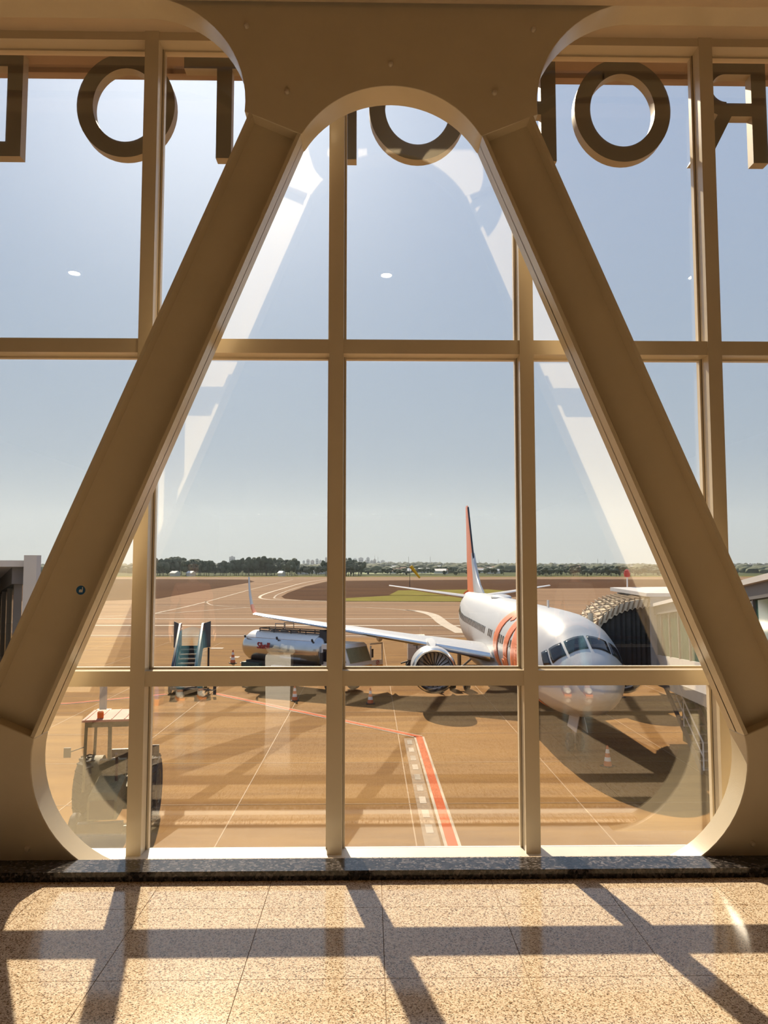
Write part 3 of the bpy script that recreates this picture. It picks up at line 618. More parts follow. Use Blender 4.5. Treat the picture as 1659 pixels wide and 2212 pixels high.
# wings, tailplane and fin: airfoil sections lofted along the span
AF = [(0, 0), (.02, .28), (.08, .62), (.2, .93), (.4, 1), (.65, .72), (.88, .28), (1, .02), (1, -.02), (.85, -.2), (.6, -.5), (.35, -.75), (.15, -.62), (.04, -.3)]
def loft(name, m, secs, parent, vert=False, smooth=50):
    """secs: (span, lead, chord, height, half thickness); span runs along local x (or z for the fin)"""
    b = MB(); rings = []
    for sp_, le, ch, z, th in secs:
        rings.append([((u*th if u else 0, le+q*ch, z) if vert else (sp_, le+q*ch, z+u*th)) for q, u in AF])
    b.rings(rings); return b.build(name, m, parent, smooth=smooth)
for sd_ in (-1, 1):
    secs = [(1.2, 13.0, 8.2, 2.45, .52), (1.9, 13.6, 7.6, 2.55, .48), (3.4, 14.6, 6.4, 2.78, .38), (5.6, 16.0, 4.9, 3.08, .27), (10.2, 18.9, 3.4, 3.62, .17), (14.9, 21.9, 1.9, 4.16, .1), (15.55, 22.3, 1.65, 4.26, .09)]
    wing = loft('wing', 'awhite', [(sd_*a, *r_) for a, *r_ in secs], plane)
    wl = MB(); rings = []
    for t in range(9):
        u = t/8; x = 15.55+.5*math.sin(u*1.25)+.2*u; z = 4.26+2.35*u**1.5; ch = 1.6-1.05*u; le = 22.35+1.9*u**1.2; th = .085*(1-.6*u)
        ny, nz = math.cos(u*1.3), math.sin(u*1.3)
        rings.append([(sd_*(x-q_*th*nz), le+p_*ch, z+q_*th*ny) for p_, q_ in AF])
    wl.cur = 1; wl.rings(rings[:4], cap1=False); wl.cur = 0; wl.rings(rings[3:], cap0=False)
    wl.build('winglet', ['agrey', 'orange'], wing)
    sl_ = MB(); rings = []
    for a, le, ch, z, th in secs[1:]:
        rings.append([(sd_*a, le-.03+.16*math.cos(t)*-1, z+th*.5*math.sin(t)) for t in [2*math.pi*i/10 for i in range(10)]])
    sl_.rings(rings); sl_.build('leading_edge', 'achrome', wing)
    for yy, le, z in ((7.6, 20.3, 3.2), (10.2, 21.4, 3.5), (4.2, 19.6, 2.8)):
        fr = MB(); fr.rings([[(w*math.sin(t), s, w*1.3*math.cos(t)) for t in [2*math.pi*i/12 for i in range(12)]] for s, w in ((-1.6, .04), (-.8, .2), (.6, .22), (1.7, .03))]); fr.build('flap_fairing', 'awhite', wing, loc=(sd_*yy, le, z-.15))
    loft('tailplane', 'awhite', [(sd_*a, *r_) for a, *r_ in ((.4, 33.6, 3.9, 4.85, .2), (6.7, 37.2, 1.3, 5.72, .07))], plane)
    # engine under the wing
    ex, es, ez = sd_*4.85, 12.6, 1.95
    eng = MB(); RR = 1.12
    eng.lathe([(.82*RR, .75), (.8*RR, .45), (.82*RR, .2), (.9*RR, .04), (.96*RR, .02), (1.0*RR, .14), (1.045*RR, .6), (1.05*RR, 1.2), (1.0*RR, 2.2), (.9*RR, 3.2), (.72*RR, 3.9), (.66*RR, 3.9), (.66*RR, 3.2), (.7*RR, 2.2)], axis='Y', n=40, ring=True)
    eo = eng.build('engine', 'awhite', plane, loc=(ex, es, ez), smooth=50)
    lip = MB(); lip.lathe([(.80*RR, .3), (.835*RR, .12), (.9*RR, -.01), (.965*RR, .0), (1.01*RR, .14), (1.025*RR, .3), (.99*RR, .3), (.94*RR, .12), (.9*RR, .1)], axis='Y', n=40, ring=True); lip.build('inlet_lip', 'achrome', eo)
    fan = MB(); fan.lathe([(.001, .72), (.81*RR, .72), (.81*RR, .78), (.001, .78)], axis='Y', n=40); fan.build('fan_disc', 'adark', eo)
    bl = MB()
    for k in range(24):
        a = 2*math.pi*k/24; c_, s_ = math.cos(a), math.sin(a); c2, s2 = math.cos(a+.2), math.sin(a+.2)
        bl.add([(.25*c_, .62, .25*s_), (.88*c_, .6, .88*s_), (.88*c2, .7, .88*s2), (.25*c2, .7, .25*s2)], [(0, 1, 2, 3)])
    bl.build('fan_blades', 'steel', eo, smooth=0)
    spn = MB(); spn.lathe([(.01, .2), (.14, .38), (.27, .66)], axis='Y', n=20); spn.build('spinner', 'adark', eo)
    ch_ = MB(); ch_.lathe([(.55*RR, 3.6), (.5*RR, 4.4), (.38*RR, 5.0), (.3*RR, 5.0)], axis='Y', n=24); ch_.build('exhaust', 'steel', eo)
    py = MB(); rings = []
    for s, z0, z1, w in ((.9, .98, 1.12, .12), (1.6, .9, 1.3, .24), (3.0, .7, 1.32, .26), (5.2, .5, 1.3, .22), (6.6, .9, 1.2, .08)):
        rings.append([(-w, s, z0), (w, s, z0), (w*.8, s, z1), (-w*.8, s, z1)])
    py.rings(rings); py.build('pylon', 'agrey', eo)
    # main gear
    mg = MB(); mg.cyl((0, 0, .55), (0, 0, 2.3), .12); mg.cyl((-.55*1, 0, .56), (.55, 0, .56), .1); mg.bar((0, 0, 1.2), (-sd_*1.2, 0, 2.2), .1)
    g_ = mg.build('main_gear', 'steel', plane, loc=(sd_*2.86, 19.4, 0))
    for wx in (-.43, .43):
        wh = MB(); wh.lathe([(.25, -.17), (.5, -.19), (.56, -.1), (.565, .1), (.5, .19), (.25, .17)], axis='X', n=24); wh.build('wheel', 'tyre', g_, loc=(wx, 0, .565))
fin = MB(); rings = []
FIN = [(5.0, 32.6, 6.4, .30), (5.6, 33.0, 5.9, .27), (7, 34.1, 5.0, .22), (9, 35.6, 3.7, .16), (11, 37.1, 2.5, .11), (12.35, 38.1, 1.75, .08), (12.5, 38.4, 1.3, .04)]
for z, le, ch, th in FIN: rings.append([(u*th, le+q*ch, z) for q, u in AF])
fin.rings(rings); fo = fin.build('fin', 'orange', plane, smooth=50)
dz_ = MB(); rings = []
for z, le, ch, th in ((4.9, 28.6, 8.0, .31), (5.45, 29.6, 7.0, .29), (5.9, 31.4, 4.6, .27), (6.6, 32.8, 2.6, .245), (7.6, 34.3, 1.1, .215), (8.4, 35.05, .45, .15)): rings.append([(u*th*1.03, le+q*ch, z) for q, u in AF])
dz_.rings(rings); dz_.build('dorsal_fin', 'awhite', fo, smooth=50)
le_ = MB(); le_.tube([(0, 34.45, 7.6), (0, 35.55, 9), (0, 37.05, 11), (0, 38.05, 12.3)], .075, 8); le_.build('leading_edge', 'adark', fo)
tip_ = MB(); tip_.rings([[(.42*math.sin(t)*k, s, 4.82+.42*math.cos(t)*k) for t in [2*math.pi*i/14 for i in range(14)]] for s, k in ((37.9, 1.25), (38.8, .78), (39.3, .3))]); tip_.build('tail_cone', 'orange', plane)
ng = MB(); ng.cyl((0, 0, .35), (0, 0, 1.7), .09); ng.cyl((-.3, 0, .35), (.3, 0, .35), .07); ng.bar((0, 0, .9), (0, 1.1, 1.6), .07)
no = ng.build('nose_gear', 'steel', plane, loc=(0, 4.0, 0))
for wx in (-.2, .2):
    wh = MB(); wh.lathe([(.15, -.09), (.3, -.1), (.345, -.05), (.345, .05), (.3, .1), (.15, .09)], axis='X', n=22); wh.build('wheel', 'tyre', no, loc=(wx, 0, .345))
for wx in (-.42, .42):
    dr = MB(); dr.box(-.015, .015, -.9, .4, .95, 1.75); dr.build('gear_door', 'awhite', no, loc=(wx, -.2, 0), rot=(0, R(12)*(1 if wx < 0 else -1), 0))

# ================================================================== JET BRIDGES
M['bwall'] = mat('bridge_panel', (.56, .54, .52), .5, var=.08, vscale=2)
M['bdark'] = mat('bridge_fascia', (.13, .125, .13), .5, var=.15)
M['bglass'] = mat('green_glass', (.05, .13, .10), .08, var=.3, vscale=1.5)
M['bellows'] = mat('bellows_fabric', (.060, .058, .058), .8, var=.3, vscale=3)
M['hood'] = mat('hood_canvas', (.72, .62, .46), .75, var=.12, vscale=3)
M['hoodbar'] = mat('hood_bar', (.33, .24, .15), .6, var=.2)
jb = thing('jet_bridge', 'boarding bridge with cream concertina hood docked against the airliner nose', 'jet bridge', (12.9, 33.0, G))
JX, JY = 12.9, 33.0
def jp(x, y, z): return (x-JX, y-JY, z-G)
def jbox(name, m, x0, x1, y0, y1, z0, z1, parent=jb):
    b = MB(); b.box(x0-JX, x1-JX, y0-JY, y1-JY, z0-G, z1-G); return b.build(name, m, parent)
cabo = jbox('cab', 'bwall', 11.35, 14.6, 31.2, 35.4, -2.75, .55)
rf = MB(); rf.add([jp(11.1, 30.9, .52), jp(14.8, 30.9, .52), jp(14.8, 35.6, .62), jp(11.1, 35.6, .62), jp(11.1, 30.9, .66), jp(14.8, 30.9, .66), jp(14.8, 35.6, .78), jp(11.1, 35.6, .78), jp(12.9, 33.2, .86)],
                  [(0, 3, 2, 1), (0, 1, 5, 4), (1, 2, 6, 5), (2, 3, 7, 6), (3, 0, 4, 7), (4, 5, 8), (5, 6, 8), (6, 7, 8), (7, 4, 8)]); rf.build('cab_roof', 'bwall', jb, smooth=0)
jbox('cab_window', 'bglass', 12.0, 12.9, 31.17, 31.22, -1.5, -.3, cabo); jbox('cab_window', 'bglass', 13.2, 14.3, 31.17, 31.22, -1.5, -.3, cabo)
sgl = MB(); sgl.cyl(jp(11.7, 35.0, .7), jp(11.7, 35.0, 1.25), .03); sg = sgl.build('signal_post', 'white', jb)
sgl = MB(); sgl.lathe([(.02, 0), (.12, .02), (.15, .16), (.1, .32), (.02, .36)], jp(11.7, 35.0, 1.25), n=14); sgl.build('red_lamp', mat('lamp_red', (.55, .03, .03), .3), sg)
# concertina: hoops interpolated from the cab mouth to the fuselage side
NH = 12
def hoop(k):
    t = k/(NH-1)                                     # 0 at the cab, 1 at the aircraft
    x = 11.35-2.15*t; y0 = 31.3+.75*t*t; y1 = 35.2-.5*t
    ztop = .42-.22*t-1.0*t**3; zbot = -2.7+(1.75*t**1.8)
    return x, y0, y1, ztop, zbot
def mids(k):
    x, y0, y1, zt, zb = hoop(k); a = hoop(k+1); return tuple((p+q)/2 for p, q in zip((x, y0, y1, zt, zb), a))
side = MB(); rings = []
seq = []
for k in range(NH):
    seq.append((hoop(k), 0.0))
    if k < NH-1: seq.append((mids(k), .09))
for (x, y0, y1, zt, zb), ins in seq:
    rings.append([jp(x, y0+ins, zb), jp(x, y0+ins, zt-ins), jp(x, y1-ins, zt-ins), jp(x, y1-ins, zb)])
for side_i, nm in ((0, 'bellows_side'), (2, 'bellows_side')):
    sb = MB()
    for r0, r1 in zip(rings[:-1], rings[1:]):
        sb.add([r0[side_i], r0[side_i+1], r1[side_i+1], r1[side_i]], [(0, 1, 2, 3)])
    o = sb.build(nm, 'bellows', jb, smooth=0); md = o.modifiers.new('thickness', 'SOLIDIFY'); md.thickness = .03
tpm = MB()
for r0, r1 in zip(rings[:-1], rings[1:]): tpm.add([r0[1], r0[2], r1[2], r1[1]], [(0, 1, 2, 3)])
o = tpm.build('hood_top', 'hood', jb, smooth=0); md = o.modifiers.new('thickness', 'SOLIDIFY'); md.thickness = .03
# valance over the near edge and the padded lip against the aircraft
val = MB()
for k in range(NH-1):
    (x, y0, y1, zt, zb), (x2, y02, y12, zt2, zb2) = hoop(k), hoop(k+1)
    val.add([jp(x, y0-.03, zt+.02), jp(x2, y02-.03, zt2+.02), jp(x2, y02-.05, zt2-.28), jp((x+x2)/2, (y0+y02)/2-.05, (zt+zt2)/2-.36), jp(x, y0-.05, zt-.28)], [(0, 1, 2, 3, 4)])
o = val.build('valance', 'hood', jb, smooth=0); md = o.modifiers.new('thickness', 'SOLIDIFY'); md.thickness = .02
x, y0, y1, zt, zb = hoop(NH-1)
lipb = MB(); lipb.tube([jp(x-.05, y0-.05, zb+.75), jp(x-.1, y0-.08, zt-.2), jp(x-.08, y0+.1, zt+.08), jp(x-.05, y1, zt+.05), jp(x-.05, y1, zb)], .12, 8); lipb.build('padded_lip', 'hood', jb)
for k in range(NH-1):
    (x, y0, y1, zt, zb), (x2, y02, y12, zt2, zb2) = hoop(k), hoop(k+1)
    for (ya, yb) in ((y0, (y0+y1)/2), ((y0+y1)/2, y1)):
        s1 = MB(); s1.bar(jp(x, ya, zt+.06), jp(x2, yb, zt2+.06), .045); s1.build('scissor_bar', 'hoodbar', jb)
        s1 = MB(); s1.bar(jp(x, yb, zt+.09), jp(x2, ya, zt2+.09), .045); s1.build('scissor_bar', 'hoodbar', jb)
    s1 = MB(); s1.bar(jp(x, y0-.05, zt+.03), jp(x-.12, y0-.06, zt-.34), .05); s1.build('scissor_bar', 'hoodbar', jb)
# telescoping tunnel back to the terminal with windows
def tunnel(parent, base, A, B, wid, hgt, nwin, wallm, roofm):
    """box tunnel between two floor points, with a dark roof fascia, glazed bays and mullions"""
    A = Vector(A); B = Vector(B); d = B-A; L = d.length; dn = d.normalized(); r = dn.cross(Vector((0, 0, 1))).normalized(); u = r.cross(dn)
    M4 = Matrix.Translation(A-Vector(base)) @ Matrix((r, dn, u)).transposed().to_4x4()
    def bb(name, m, x0, x1, y0, y1, z0, z1, par=parent): 
        b = MB(); b.box(x0, x1, y0, y1, z0, z1, M4); return b.build(name, m, par)
    bb('tunnel_floor', roofm, -wid/2-.1, wid/2+.1, 0, L, -.35, 0); bb('tunnel_roof', wallm, -wid/2-.25, wid/2+.25, -.3, L, hgt, hgt+.12); 
    for s in (-1, 1):
        x = s*wid/2
        bb('fascia', roofm, x-.12, x+.12, -.2, L, hgt-.32, hgt); bb('side_panel', wallm, x-.06, x+.06, 0, L, 0, .85)
        for k in range(nwin):
            y0 = L*k/nwin; y1 = L*(k+1)/nwin
            bb('tunnel_window', 'bglass', x-.02, x+.02, y0+.06, y1-.06, .85, hgt-.32); bb('window_post', roofm, x-.07, x+.07, y0-.06, y0+.06, .85, hgt-.32)
tunnel(jb, (JX, JY, G), (13.1, 31.2, -2.7), (9.0, 12.6, -1.15), 2.9, 2.75, 10, 'bwall', 'bdark')
col_ = MB(); col_.box(-.28, .28, -.28, .28, 0, 3.0); col_.box(-.9, .9, -.5, .5, 0, .7); c_ = col_.build('lift_column', 'bwall', jb, loc=(13.4-JX, 29.0-JY, 0))
for wx in (-1.05, 1.05):
    wh = MB(); wh.lathe([(.2, -.18), (.42, -.2), (.48, -.1), (.48, .1), (.42, .2), (.2, .18)], axis='X', n=20); wh.build('wheel', 'tyre', c_, loc=(wx, 0, .48))
# service stair under the cab
st_ = MB(); st_.bar(jp(11.5, 30.4, -2.8), jp(11.5, 27.0, G+.1), .06, .22); st_.bar(jp(12.4, 30.4, -2.8), jp(12.4, 27.0, G+.1), .06, .22); so_ = st_.build('service_stair', 'bdark', jb)
for k in range(11):
    t = (k+.5)/11; tr = MB(); tr.box(11.53-JX, 12.37-JX, 30.4-3.4*t-.13-JY, 30.4-3.4*t+.13-JY, -2.85-2.6*t-G, -2.81-2.6*t-G); tr.build('step', 'steel', so_)
for x in (11.5, 12.4):
    hr = MB(); hr.tube([jp(x, 30.6, -1.75), jp(x, 30.2, -1.85), jp(x, 26.9, -4.35), jp(x, 26.9, G+.2)], .028); hr.tube([jp(x, 30.2, -2.35), jp(x, 26.9, -4.85)], .022); hr.tube([jp(x, 30.2, -1.85), jp(x, 30.2, -2.8)], .025); hr.tube([jp(x, 28.5, -3.13), jp(x, 28.5, -4.2)], .022); hr.build('handrail', 'white', so_)
pan = MB(); pan.box(12.45-JX, 12.5-JX, 27.2-JY, 31-JY, .3, 2.7); pan.build('stair_panel', 'bglass', so_)
jl = thing('jet_bridge', 'grey glazed boarding bridge cut off by the picture edge beside the truss', 'jet bridge', (-8.0, 13.5, G))
tunnel(jl, (-8.0, 13.5, G), (-7.9, 14.2, -1.05), (-17.3, 32, -2.2), 2.7, 2.72, 9, 'bwall', 'bdark')
ep = MB(); ep.box(-.12, .12, -.1, .1, 0, 2.95); ep.build('end_post', 'bwall', jl, loc=(-6.42+8.0, 14.75-13.5, -1.05-G)); lc = MB(); lc.box(-.3, .3, -.3, .3, 0, 4.2); lc.build('lift_column', 'bwall', jl, loc=(-2.6, 5.0, 0))

# ================================================================== GROUND VEHICLES AND PEOPLE'S GEAR
M['tank'] = mat('tank_steel', (.62, .62, .62), .24, .9, var=.12, vscale=1.2, coat=.2)
M['tankwhite'] = mat('tank_top', (.84, .83, .80), .45, var=.05)
M['cabwhite'] = mat('cab_white', (.80, .78, .73), .35, var=.04)
M['cabyellow'] = mat('cab_yellow', (.78, .38, .03), .4, var=.06)
M['frame'] = mat('chassis', (.05, .048, .046), .7, var=.3)
M['redtext'] = mat('red_letters', (.45, .035, .03), .5)
M['vglass'] = mat('vehicle_glass', (.27, .26, .15), .1, var=.2)
M['greenbox'] = mat('hose_box', (.03, .085, .08), .6, var=.3)
TRX, TRY, TRA = -4.6, 47.7, R(-36)
tr = thing('fuel_truck', 'silver fuel tanker truck with white and yellow cab and open door', 'truck', (TRX, TRY, G), TRA)
# local: +x forward, y left
def ell(x, w, h, zc, n=28): return [(x, w*math.sin(2*math.pi*i/n), zc+h*math.cos(2*math.pi*i/n)) for i in range(n)]
tk = MB(); tk.rings([ell(-3.75, .25, .22, 2.3), ell(-3.7, .7, .6, 2.3), ell(-3.55, 1.0, .82, 2.3), ell(-3.3, 1.14, .93, 2.3), ell(2.3, 1.14, .93, 2.3), ell(2.6, 1.03, .84, 2.3), ell(2.78, .7, .58, 2.3), ell(2.84, .25, .22, 2.3)]); tank = tk.build('tank', 'tank', tr, smooth=50)
wt = MB(); rings = []
for x in (-3.3, 2.25): rings.append([(x, 1.155*math.sin(a), 2.3+.945*math.cos(a)) for a in [R(-52+104*i/16) for i in range(17)]]+[(x, 1.13*math.sin(a), 2.3+.92*math.cos(a)) for a in [R(52-104*i/16) for i in range(17)]])
wt.rings(rings); wt.build('tank_top', 'tankwhite', tank)
rl = MB()
for y in (-.42, .42): rl.bar((-2.6, y, 3.42), (2.3, y, 3.42), .05); rl.bar((-2.6, y, 3.28), (2.3, y, 3.28), .05)
for x in (-2.6, -1.4, 0, 1.2, 2.3): 
    for y in (-.42, .42): rl.bar((x, y, 3.2), (x, y, 3.42), .04)
for x in (-2.6, 2.3): rl.bar((x, -.42, 3.42), (x, .42, 3.42), .05)
rl.build('catwalk_rail', 'frame', tr)
for x in (-1.7, -.9, -.1):
    hb = MB(); hb.lathe([(.25, 0), (.25, .12), (.18, .16), (.02, .17)], (x, 0, 3.22), n=16); hb.build('manhole', 'steel', tank)
hd = MB(); hd.tube([(-1.3, -.4, 3.4), (-1.3, -.4, 3.75), (-.5, -.4, 3.75), (-.5, -.4, 3.4)], .025); hd.tube([(-1.3, .4, 3.4), (-1.3, .4, 3.75), (-.5, .4, 3.75), (-.5, .4, 3.4)], .025); hd.build('handrail', 'steel', tr)
for x in (-3.3, -.6, 2.2):
    ml = MB(); ml.cyl((x, -.98, 2.85), (x, -1.04, 3.0), .06); ml.build('marker_lamp', 'frame', tank)
fc = MB(); fc.rings([[(2.3, y, z) for y, z in ((-.5, 3.1), (.5, 3.1), (.45, 3.5), (-.45, 3.5))], [(2.75, y, z) for y, z in ((-.5, 2.9), (.5, 2.9), (.45, 3.42), (-.45, 3.42))], [(3.3, y, z) for y, z in ((-.5, 2.6), (.5, 2.6), (.4, 2.9), (-.4, 2.9))]]); fc.build('front_bracket', 'frame', tr)
ch = MB(); ch.box(-3.6, 4.6, -.42, .42, .72, 1.0); ch.box(-3.3, 2.2, -.9, .9, 1.0, 1.45); chs = ch.build('chassis', 'frame', tr)
eb = MB(); eb.box(-3.4, -1.9, -1.22, -.7, .45, 1.35); eb.build('hose_box', 'greenbox', tr); eb = MB(); eb.box(-.9, .9, -1.2, -.7, .5, 1.3); eb.build('pump_cabinet', 'tankwhite', tr)
wm = MB(); wm.lathe([(.2, -.15), (.42, -.17), (.5, -.1), (.5, .1), (.42, .17), (.2, .15)], axis='Y', n=24); wme = wm.mesh('wheel', 'tyre')
for x in (-2.5, -1.35, 3.7):
    for y in (-1.0, 1.0): link('wheel', wme, tr, (x, y, .5))
def cab_truck():
    c = MB(); c.prism([(2.95, .85), (4.95, .85), (5.0, 1.75), (4.62, 2.68), (4.45, 2.8), (3.0, 2.8), (2.95, 2.68)], -1.1, 1.1); co = c.build('cab', 'cabwhite', tr, smooth=30); bev(co, .04)
    y_ = MB(); y_.box(2.94, 4.99, -1.115, 1.115, .9, 1.55); y_.build('yellow_band', 'cabyellow', co)
    g = MB(); g.add([(5.03, -.98, 1.8), (5.03, .98, 1.8), (4.68, .98, 2.6), (4.68, -.98, 2.6), (4.9, -.98, 1.8), (4.9, .98, 1.8), (4.56, .98, 2.6), (4.56, -.98, 2.6)], [(0, 1, 2, 3), (4, 7, 6, 5), (0, 3, 7, 4), (1, 5, 6, 2), (3, 2, 6, 7), (0, 4, 5, 1)])
    g.build('windscreen', 'vglass', co)
    w = MB(); w.add([(4.8, -1.12, 1.82), (3.85, -1.12, 1.8), (3.85, -1.12, 2.58), (4.5, -1.12, 2.58), (4.8, -1.09, 1.82), (3.85, -1.09, 1.8), (3.85, -1.09, 2.58), (4.5, -1.09, 2.58)], [(0, 1, 2, 3), (7, 6, 5, 4), (0, 4, 5, 1), (1, 5, 6, 2), (2, 6, 7, 3), (3, 7, 4, 0)]); w.build('side_window', 'vglass', co)
    w = MB(); w.box(3.12, 3.62, -1.13, -1.08, 1.8, 2.5); w.build('side_window', 'awin', co)
    for x in (3.74,): w = MB(); w.box(x-.015, x+.015, -1.122, -1.1, 1.0, 2.65); w.build('door_seam', 'frame', co)
    sw = MB(); sw.lathe([(.2, 0), (.225, .02), (.2, .04), (.18, .02)], n=18, ring=True); sw.build('steering_wheel', 'frame', co, loc=(4.35, -1.13, 1.95), rot=(R(60), 0, 0))
    b = MB(); b.lathe([(.09, 0), (.09, .12), (.03, .16)], n=12); b.build('beacon', mat('beacon_orange', (.8, .22, .02), .3), co, loc=(3.4, -.6, 2.8))
    return co
cabt = cab_truck()
dor = thing('cab_door', None, None); dor.parent = tr; dor.location = (4.85, 1.13, 1.0); dor.rotation_euler = (0, 0, R(-101))
dm = MB(); dm.box(-1.0, 0, -.03, .03, 0, .45); dm.build('door_panel', 'cabyellow', dor); dm = MB(); dm.box(-1.0, 0, -.03, .03, .45, .75); dm.box(-1.0, -.93, -.03, .03, .75, 1.75); dm.box(-.08, 0, -.03, .03, .75, 1.6); dm.box(-1.0, 0, -.03, .03, 1.66, 1.75); dm.build('door_frame', 'cabwhite', dor)
dm = MB(); dm.box(-.3, -.12, -.1, -.04, .9, 1.4); dm.build('mirror', 'frame', dor)
mr_ = MB(); mr_.box(3.05, 3.25, -1.35, -1.25, 1.65, 2.3); mr_.bar((3.2, -1.3, 2.3), (3.5, -1.1, 2.55), .03); mr_.build('mirror', 'frame', cabt)
def text(name, s, size, m, parent, loc, rot, ext=.006):
    c = bpy.data.curves.new(name, 'FONT'); c.body = s; c.size = size; c.extrude = ext; c.align_x = 'CENTER'
    o = bpy.data.objects.new(name, c); COL.objects.link(o); o.parent = parent; o.location = loc; o.rotation_euler = rot; c.materials.append(M[m]); 
    dg = bpy.context.evaluated_depsgraph_get(); me = bpy.data.meshes.new_from_object(o.evaluated_get(dg)); bpy.data.objects.remove(o)
    o2 = link(name, me, parent, loc, rot); return o2
text('lettering', 'Shell', .56, 'redtext', tank, (-1.62, -1.17, 2.25), (R(79), 0, 0), .02)
text('lettering', '1365', .26, 'redtext', dor, (-.5, .036, .12), (R(90), 0, R(180)))
for par, lc, rt in ((dor, (-.55, .05, .6), 0), (cabt, (4.0, -1.13, 1.66), 0)):
    pr = MB(); pr.lathe([(.10, 0), (.125, 0), (.125, .012), (.10, .012)], axis='Y', n=20, ring=True); pr.bar((-.08, .006, .08), (.08, .006, -.08), .012, .03, up=(0, 0, 1)); pr.build('prohibition_sign', 'redtext', par, loc=lc)
text('lettering', '1365', .26, 'redtext', cabt, (3.4, -1.125, 1.2), (R(90), 0, 0))

# passenger stairs
M['stairblue'] = mat('stair_panel', (.035, .06, .085), .5, var=.35, vscale=2)
ps = thing('passenger_stairs', 'mobile passenger stairs with dark blue side panels standing on the apron', 'stairs', (-10.75, 46.2, G), R(6)); ps.scale = (1.08, 1, 1.02)
# local: climbs towards +y
for sx, wtop in ((-.62, .34), (.62, .34)):
    p = MB(); o_ = [(-1.9, .35), (.9, 2.25), (1.5, 2.25), (1.5, 3.75), (.95, 3.75), (-1.9, 1.6)]
    n = len(o_); t_ = .05
    p.add([(sx-t_, y, z) for y, z in o_]+[(sx+t_, y, z) for y, z in o_], [tuple(range(n)), tuple(range(2*n-1, n-1, -1))]+[(i, n+i, n+(i+1) % n, (i+1) % n) for i in range(n)]); sp_ = p.build('side_panel', 'stairblue', ps)
    s2 = 1 if sx > 0 else -1
    q = MB(); o2 = [(.95, 2.25), (1.5, 2.25), (1.5, 3.75), (.95, 3.75)]
    q.add([(sx+s2*.05, .95, 2.3), (sx+s2*.4, 1.5, 2.3), (sx+s2*.4, 1.5, 3.85), (sx+s2*.05, .95, 3.75), (sx+s2*.05, 1.0, 2.3), (sx+s2*.4, 1.55, 2.3), (sx+s2*.4, 1.55, 3.85), (sx+s2*.05, 1.0, 3.75)], [(0, 1, 2, 3), (7, 6, 5, 4), (0, 3, 7, 4), (1, 5, 6, 2), (3, 2, 6, 7), (0, 4, 5, 1)]); q.build('wing_panel', 'stairblue', sp_)
    hr = MB(); hr.tube([(sx*.86, -1.9, 1.55), (sx*.86, .8, 3.45), (sx*.86, 1.4, 3.45)], .022); hr.tube([(sx*.86, -1.6, .6), (sx*.86, -1.6, 1.75)], .02); hr.build('handrail', 'steel', ps)
for k in range(9):
    t = k/8; stp = MB(); stp.box(-.56, .56, -1.9+2.7*t-.02, -1.9+2.7*t+.26, .42+1.8*t, .46+1.8*t); so2 = stp.build('step', 'steel', ps)
    ri = MB(); ri.box(-.56, .56, -1.9+2.7*t+.24, -1.9+2.7*t+.26, .46+1.8*t, .64+1.8*t); ri.build('riser', 'frame', so2)
ld = MB(); ld.box(-.6, .6, .8, 1.55, 2.2, 2.28); ld.build('landing', 'frame', ps)
lg_ = MB()
for x in (-.75, .95): lg_.bar((x, 1.2, .3), (x, 1.2, 2.3), .1); lg_.bar((x, -.6, .5), (x, 1.2, .5), .08)
lg_.bar((.95, .3, .5), (.95, 1.2, 1.1), .07); lg_.bar((-.75, 1.2, .5), (.95, 1.2, .5), .08); lg_.box(-.7, .7, -1.9, 1.2, .28, .4); lg_.build('undercarriage', 'frame', ps)
for x in (-.8, .8):
    for y in (-1.2, 1.2):
        wh = MB(); wh.lathe([(.1, -.07), (.22, -.08), (.25, -.04), (.25, .04), (.22, .08), (.1, .07)], axis='X', n=16); wh.build('wheel', 'tyre', ps, loc=(x, y, .25))
tb_ = MB(); tb_.bar((0, -1.9, .35), (1.6, -2.6, .35), .06); tb_.bar((.6, -1.9, .35), (1.6, -2.6, .35), .06); tb_.cyl((1.65, -2.65, .1), (1.65, -2.65, .7), .08); tb_.build('tow_bar', 'frame', ps)

# tractor
M['tr_red'] = mat('faded_red_roof', (.50, .22, .15), .6, spec=.2, var=.12, vscale=3)
M['tr_olive'] = mat('dusty_olive', (.20, .17, .08), .7, var=.3, vscale=6)
M['tr_dark'] = mat('tractor_dark', (.035, .022, .022), .4, var=.3)
tc_ = thing('tractor', 'airport tow tractor with faded red canopy roof and big rear tyres below the window', 'tractor', (-7.12, 22.2, G), R(8))
def tp(name, m, fn, parent=tc_, **k): b = MB(); fn(b); return b.build(name, m, parent, **k)
rf_ = tp('roof', 'tr_red', lambda b: (b.box(-.82, .72, -.75, .85, 2.98, 3.04), [b.box(-.75+i*.34, -.71+i*.34, -.7, .8, 3.04, 3.055) for i in range(5)])); bev(rf_, .02)
tp('beacon', mat('beacon_amber', (.85, .16, .01), .3), lambda b: b.lathe([(.085, 0), (.085, .16), (.05, .19), (.001, .19)], n=14), rf_, loc=(-.38, -.5, 3.05))
for x, y in ((-.72, -.6), (.72, -.6), (-.72, .7), (.72, .7)): tp('roof_post', 'tr_olive', lambda b: b.bar((x*1.06, y, 1.1), (x, y, 2.98), .07))
tp('roof_frame', 'tr_olive', lambda b: (b.bar((-.72, -.6, 2.9), (.72, -.6, 2.9), .07, .16), b.bar((-.72, .7, 2.9), (.72, .7, 2.9), .07, .16), b.bar((-.1, -.6, 1.6), (-.1, -.6, 2.9), .09)))
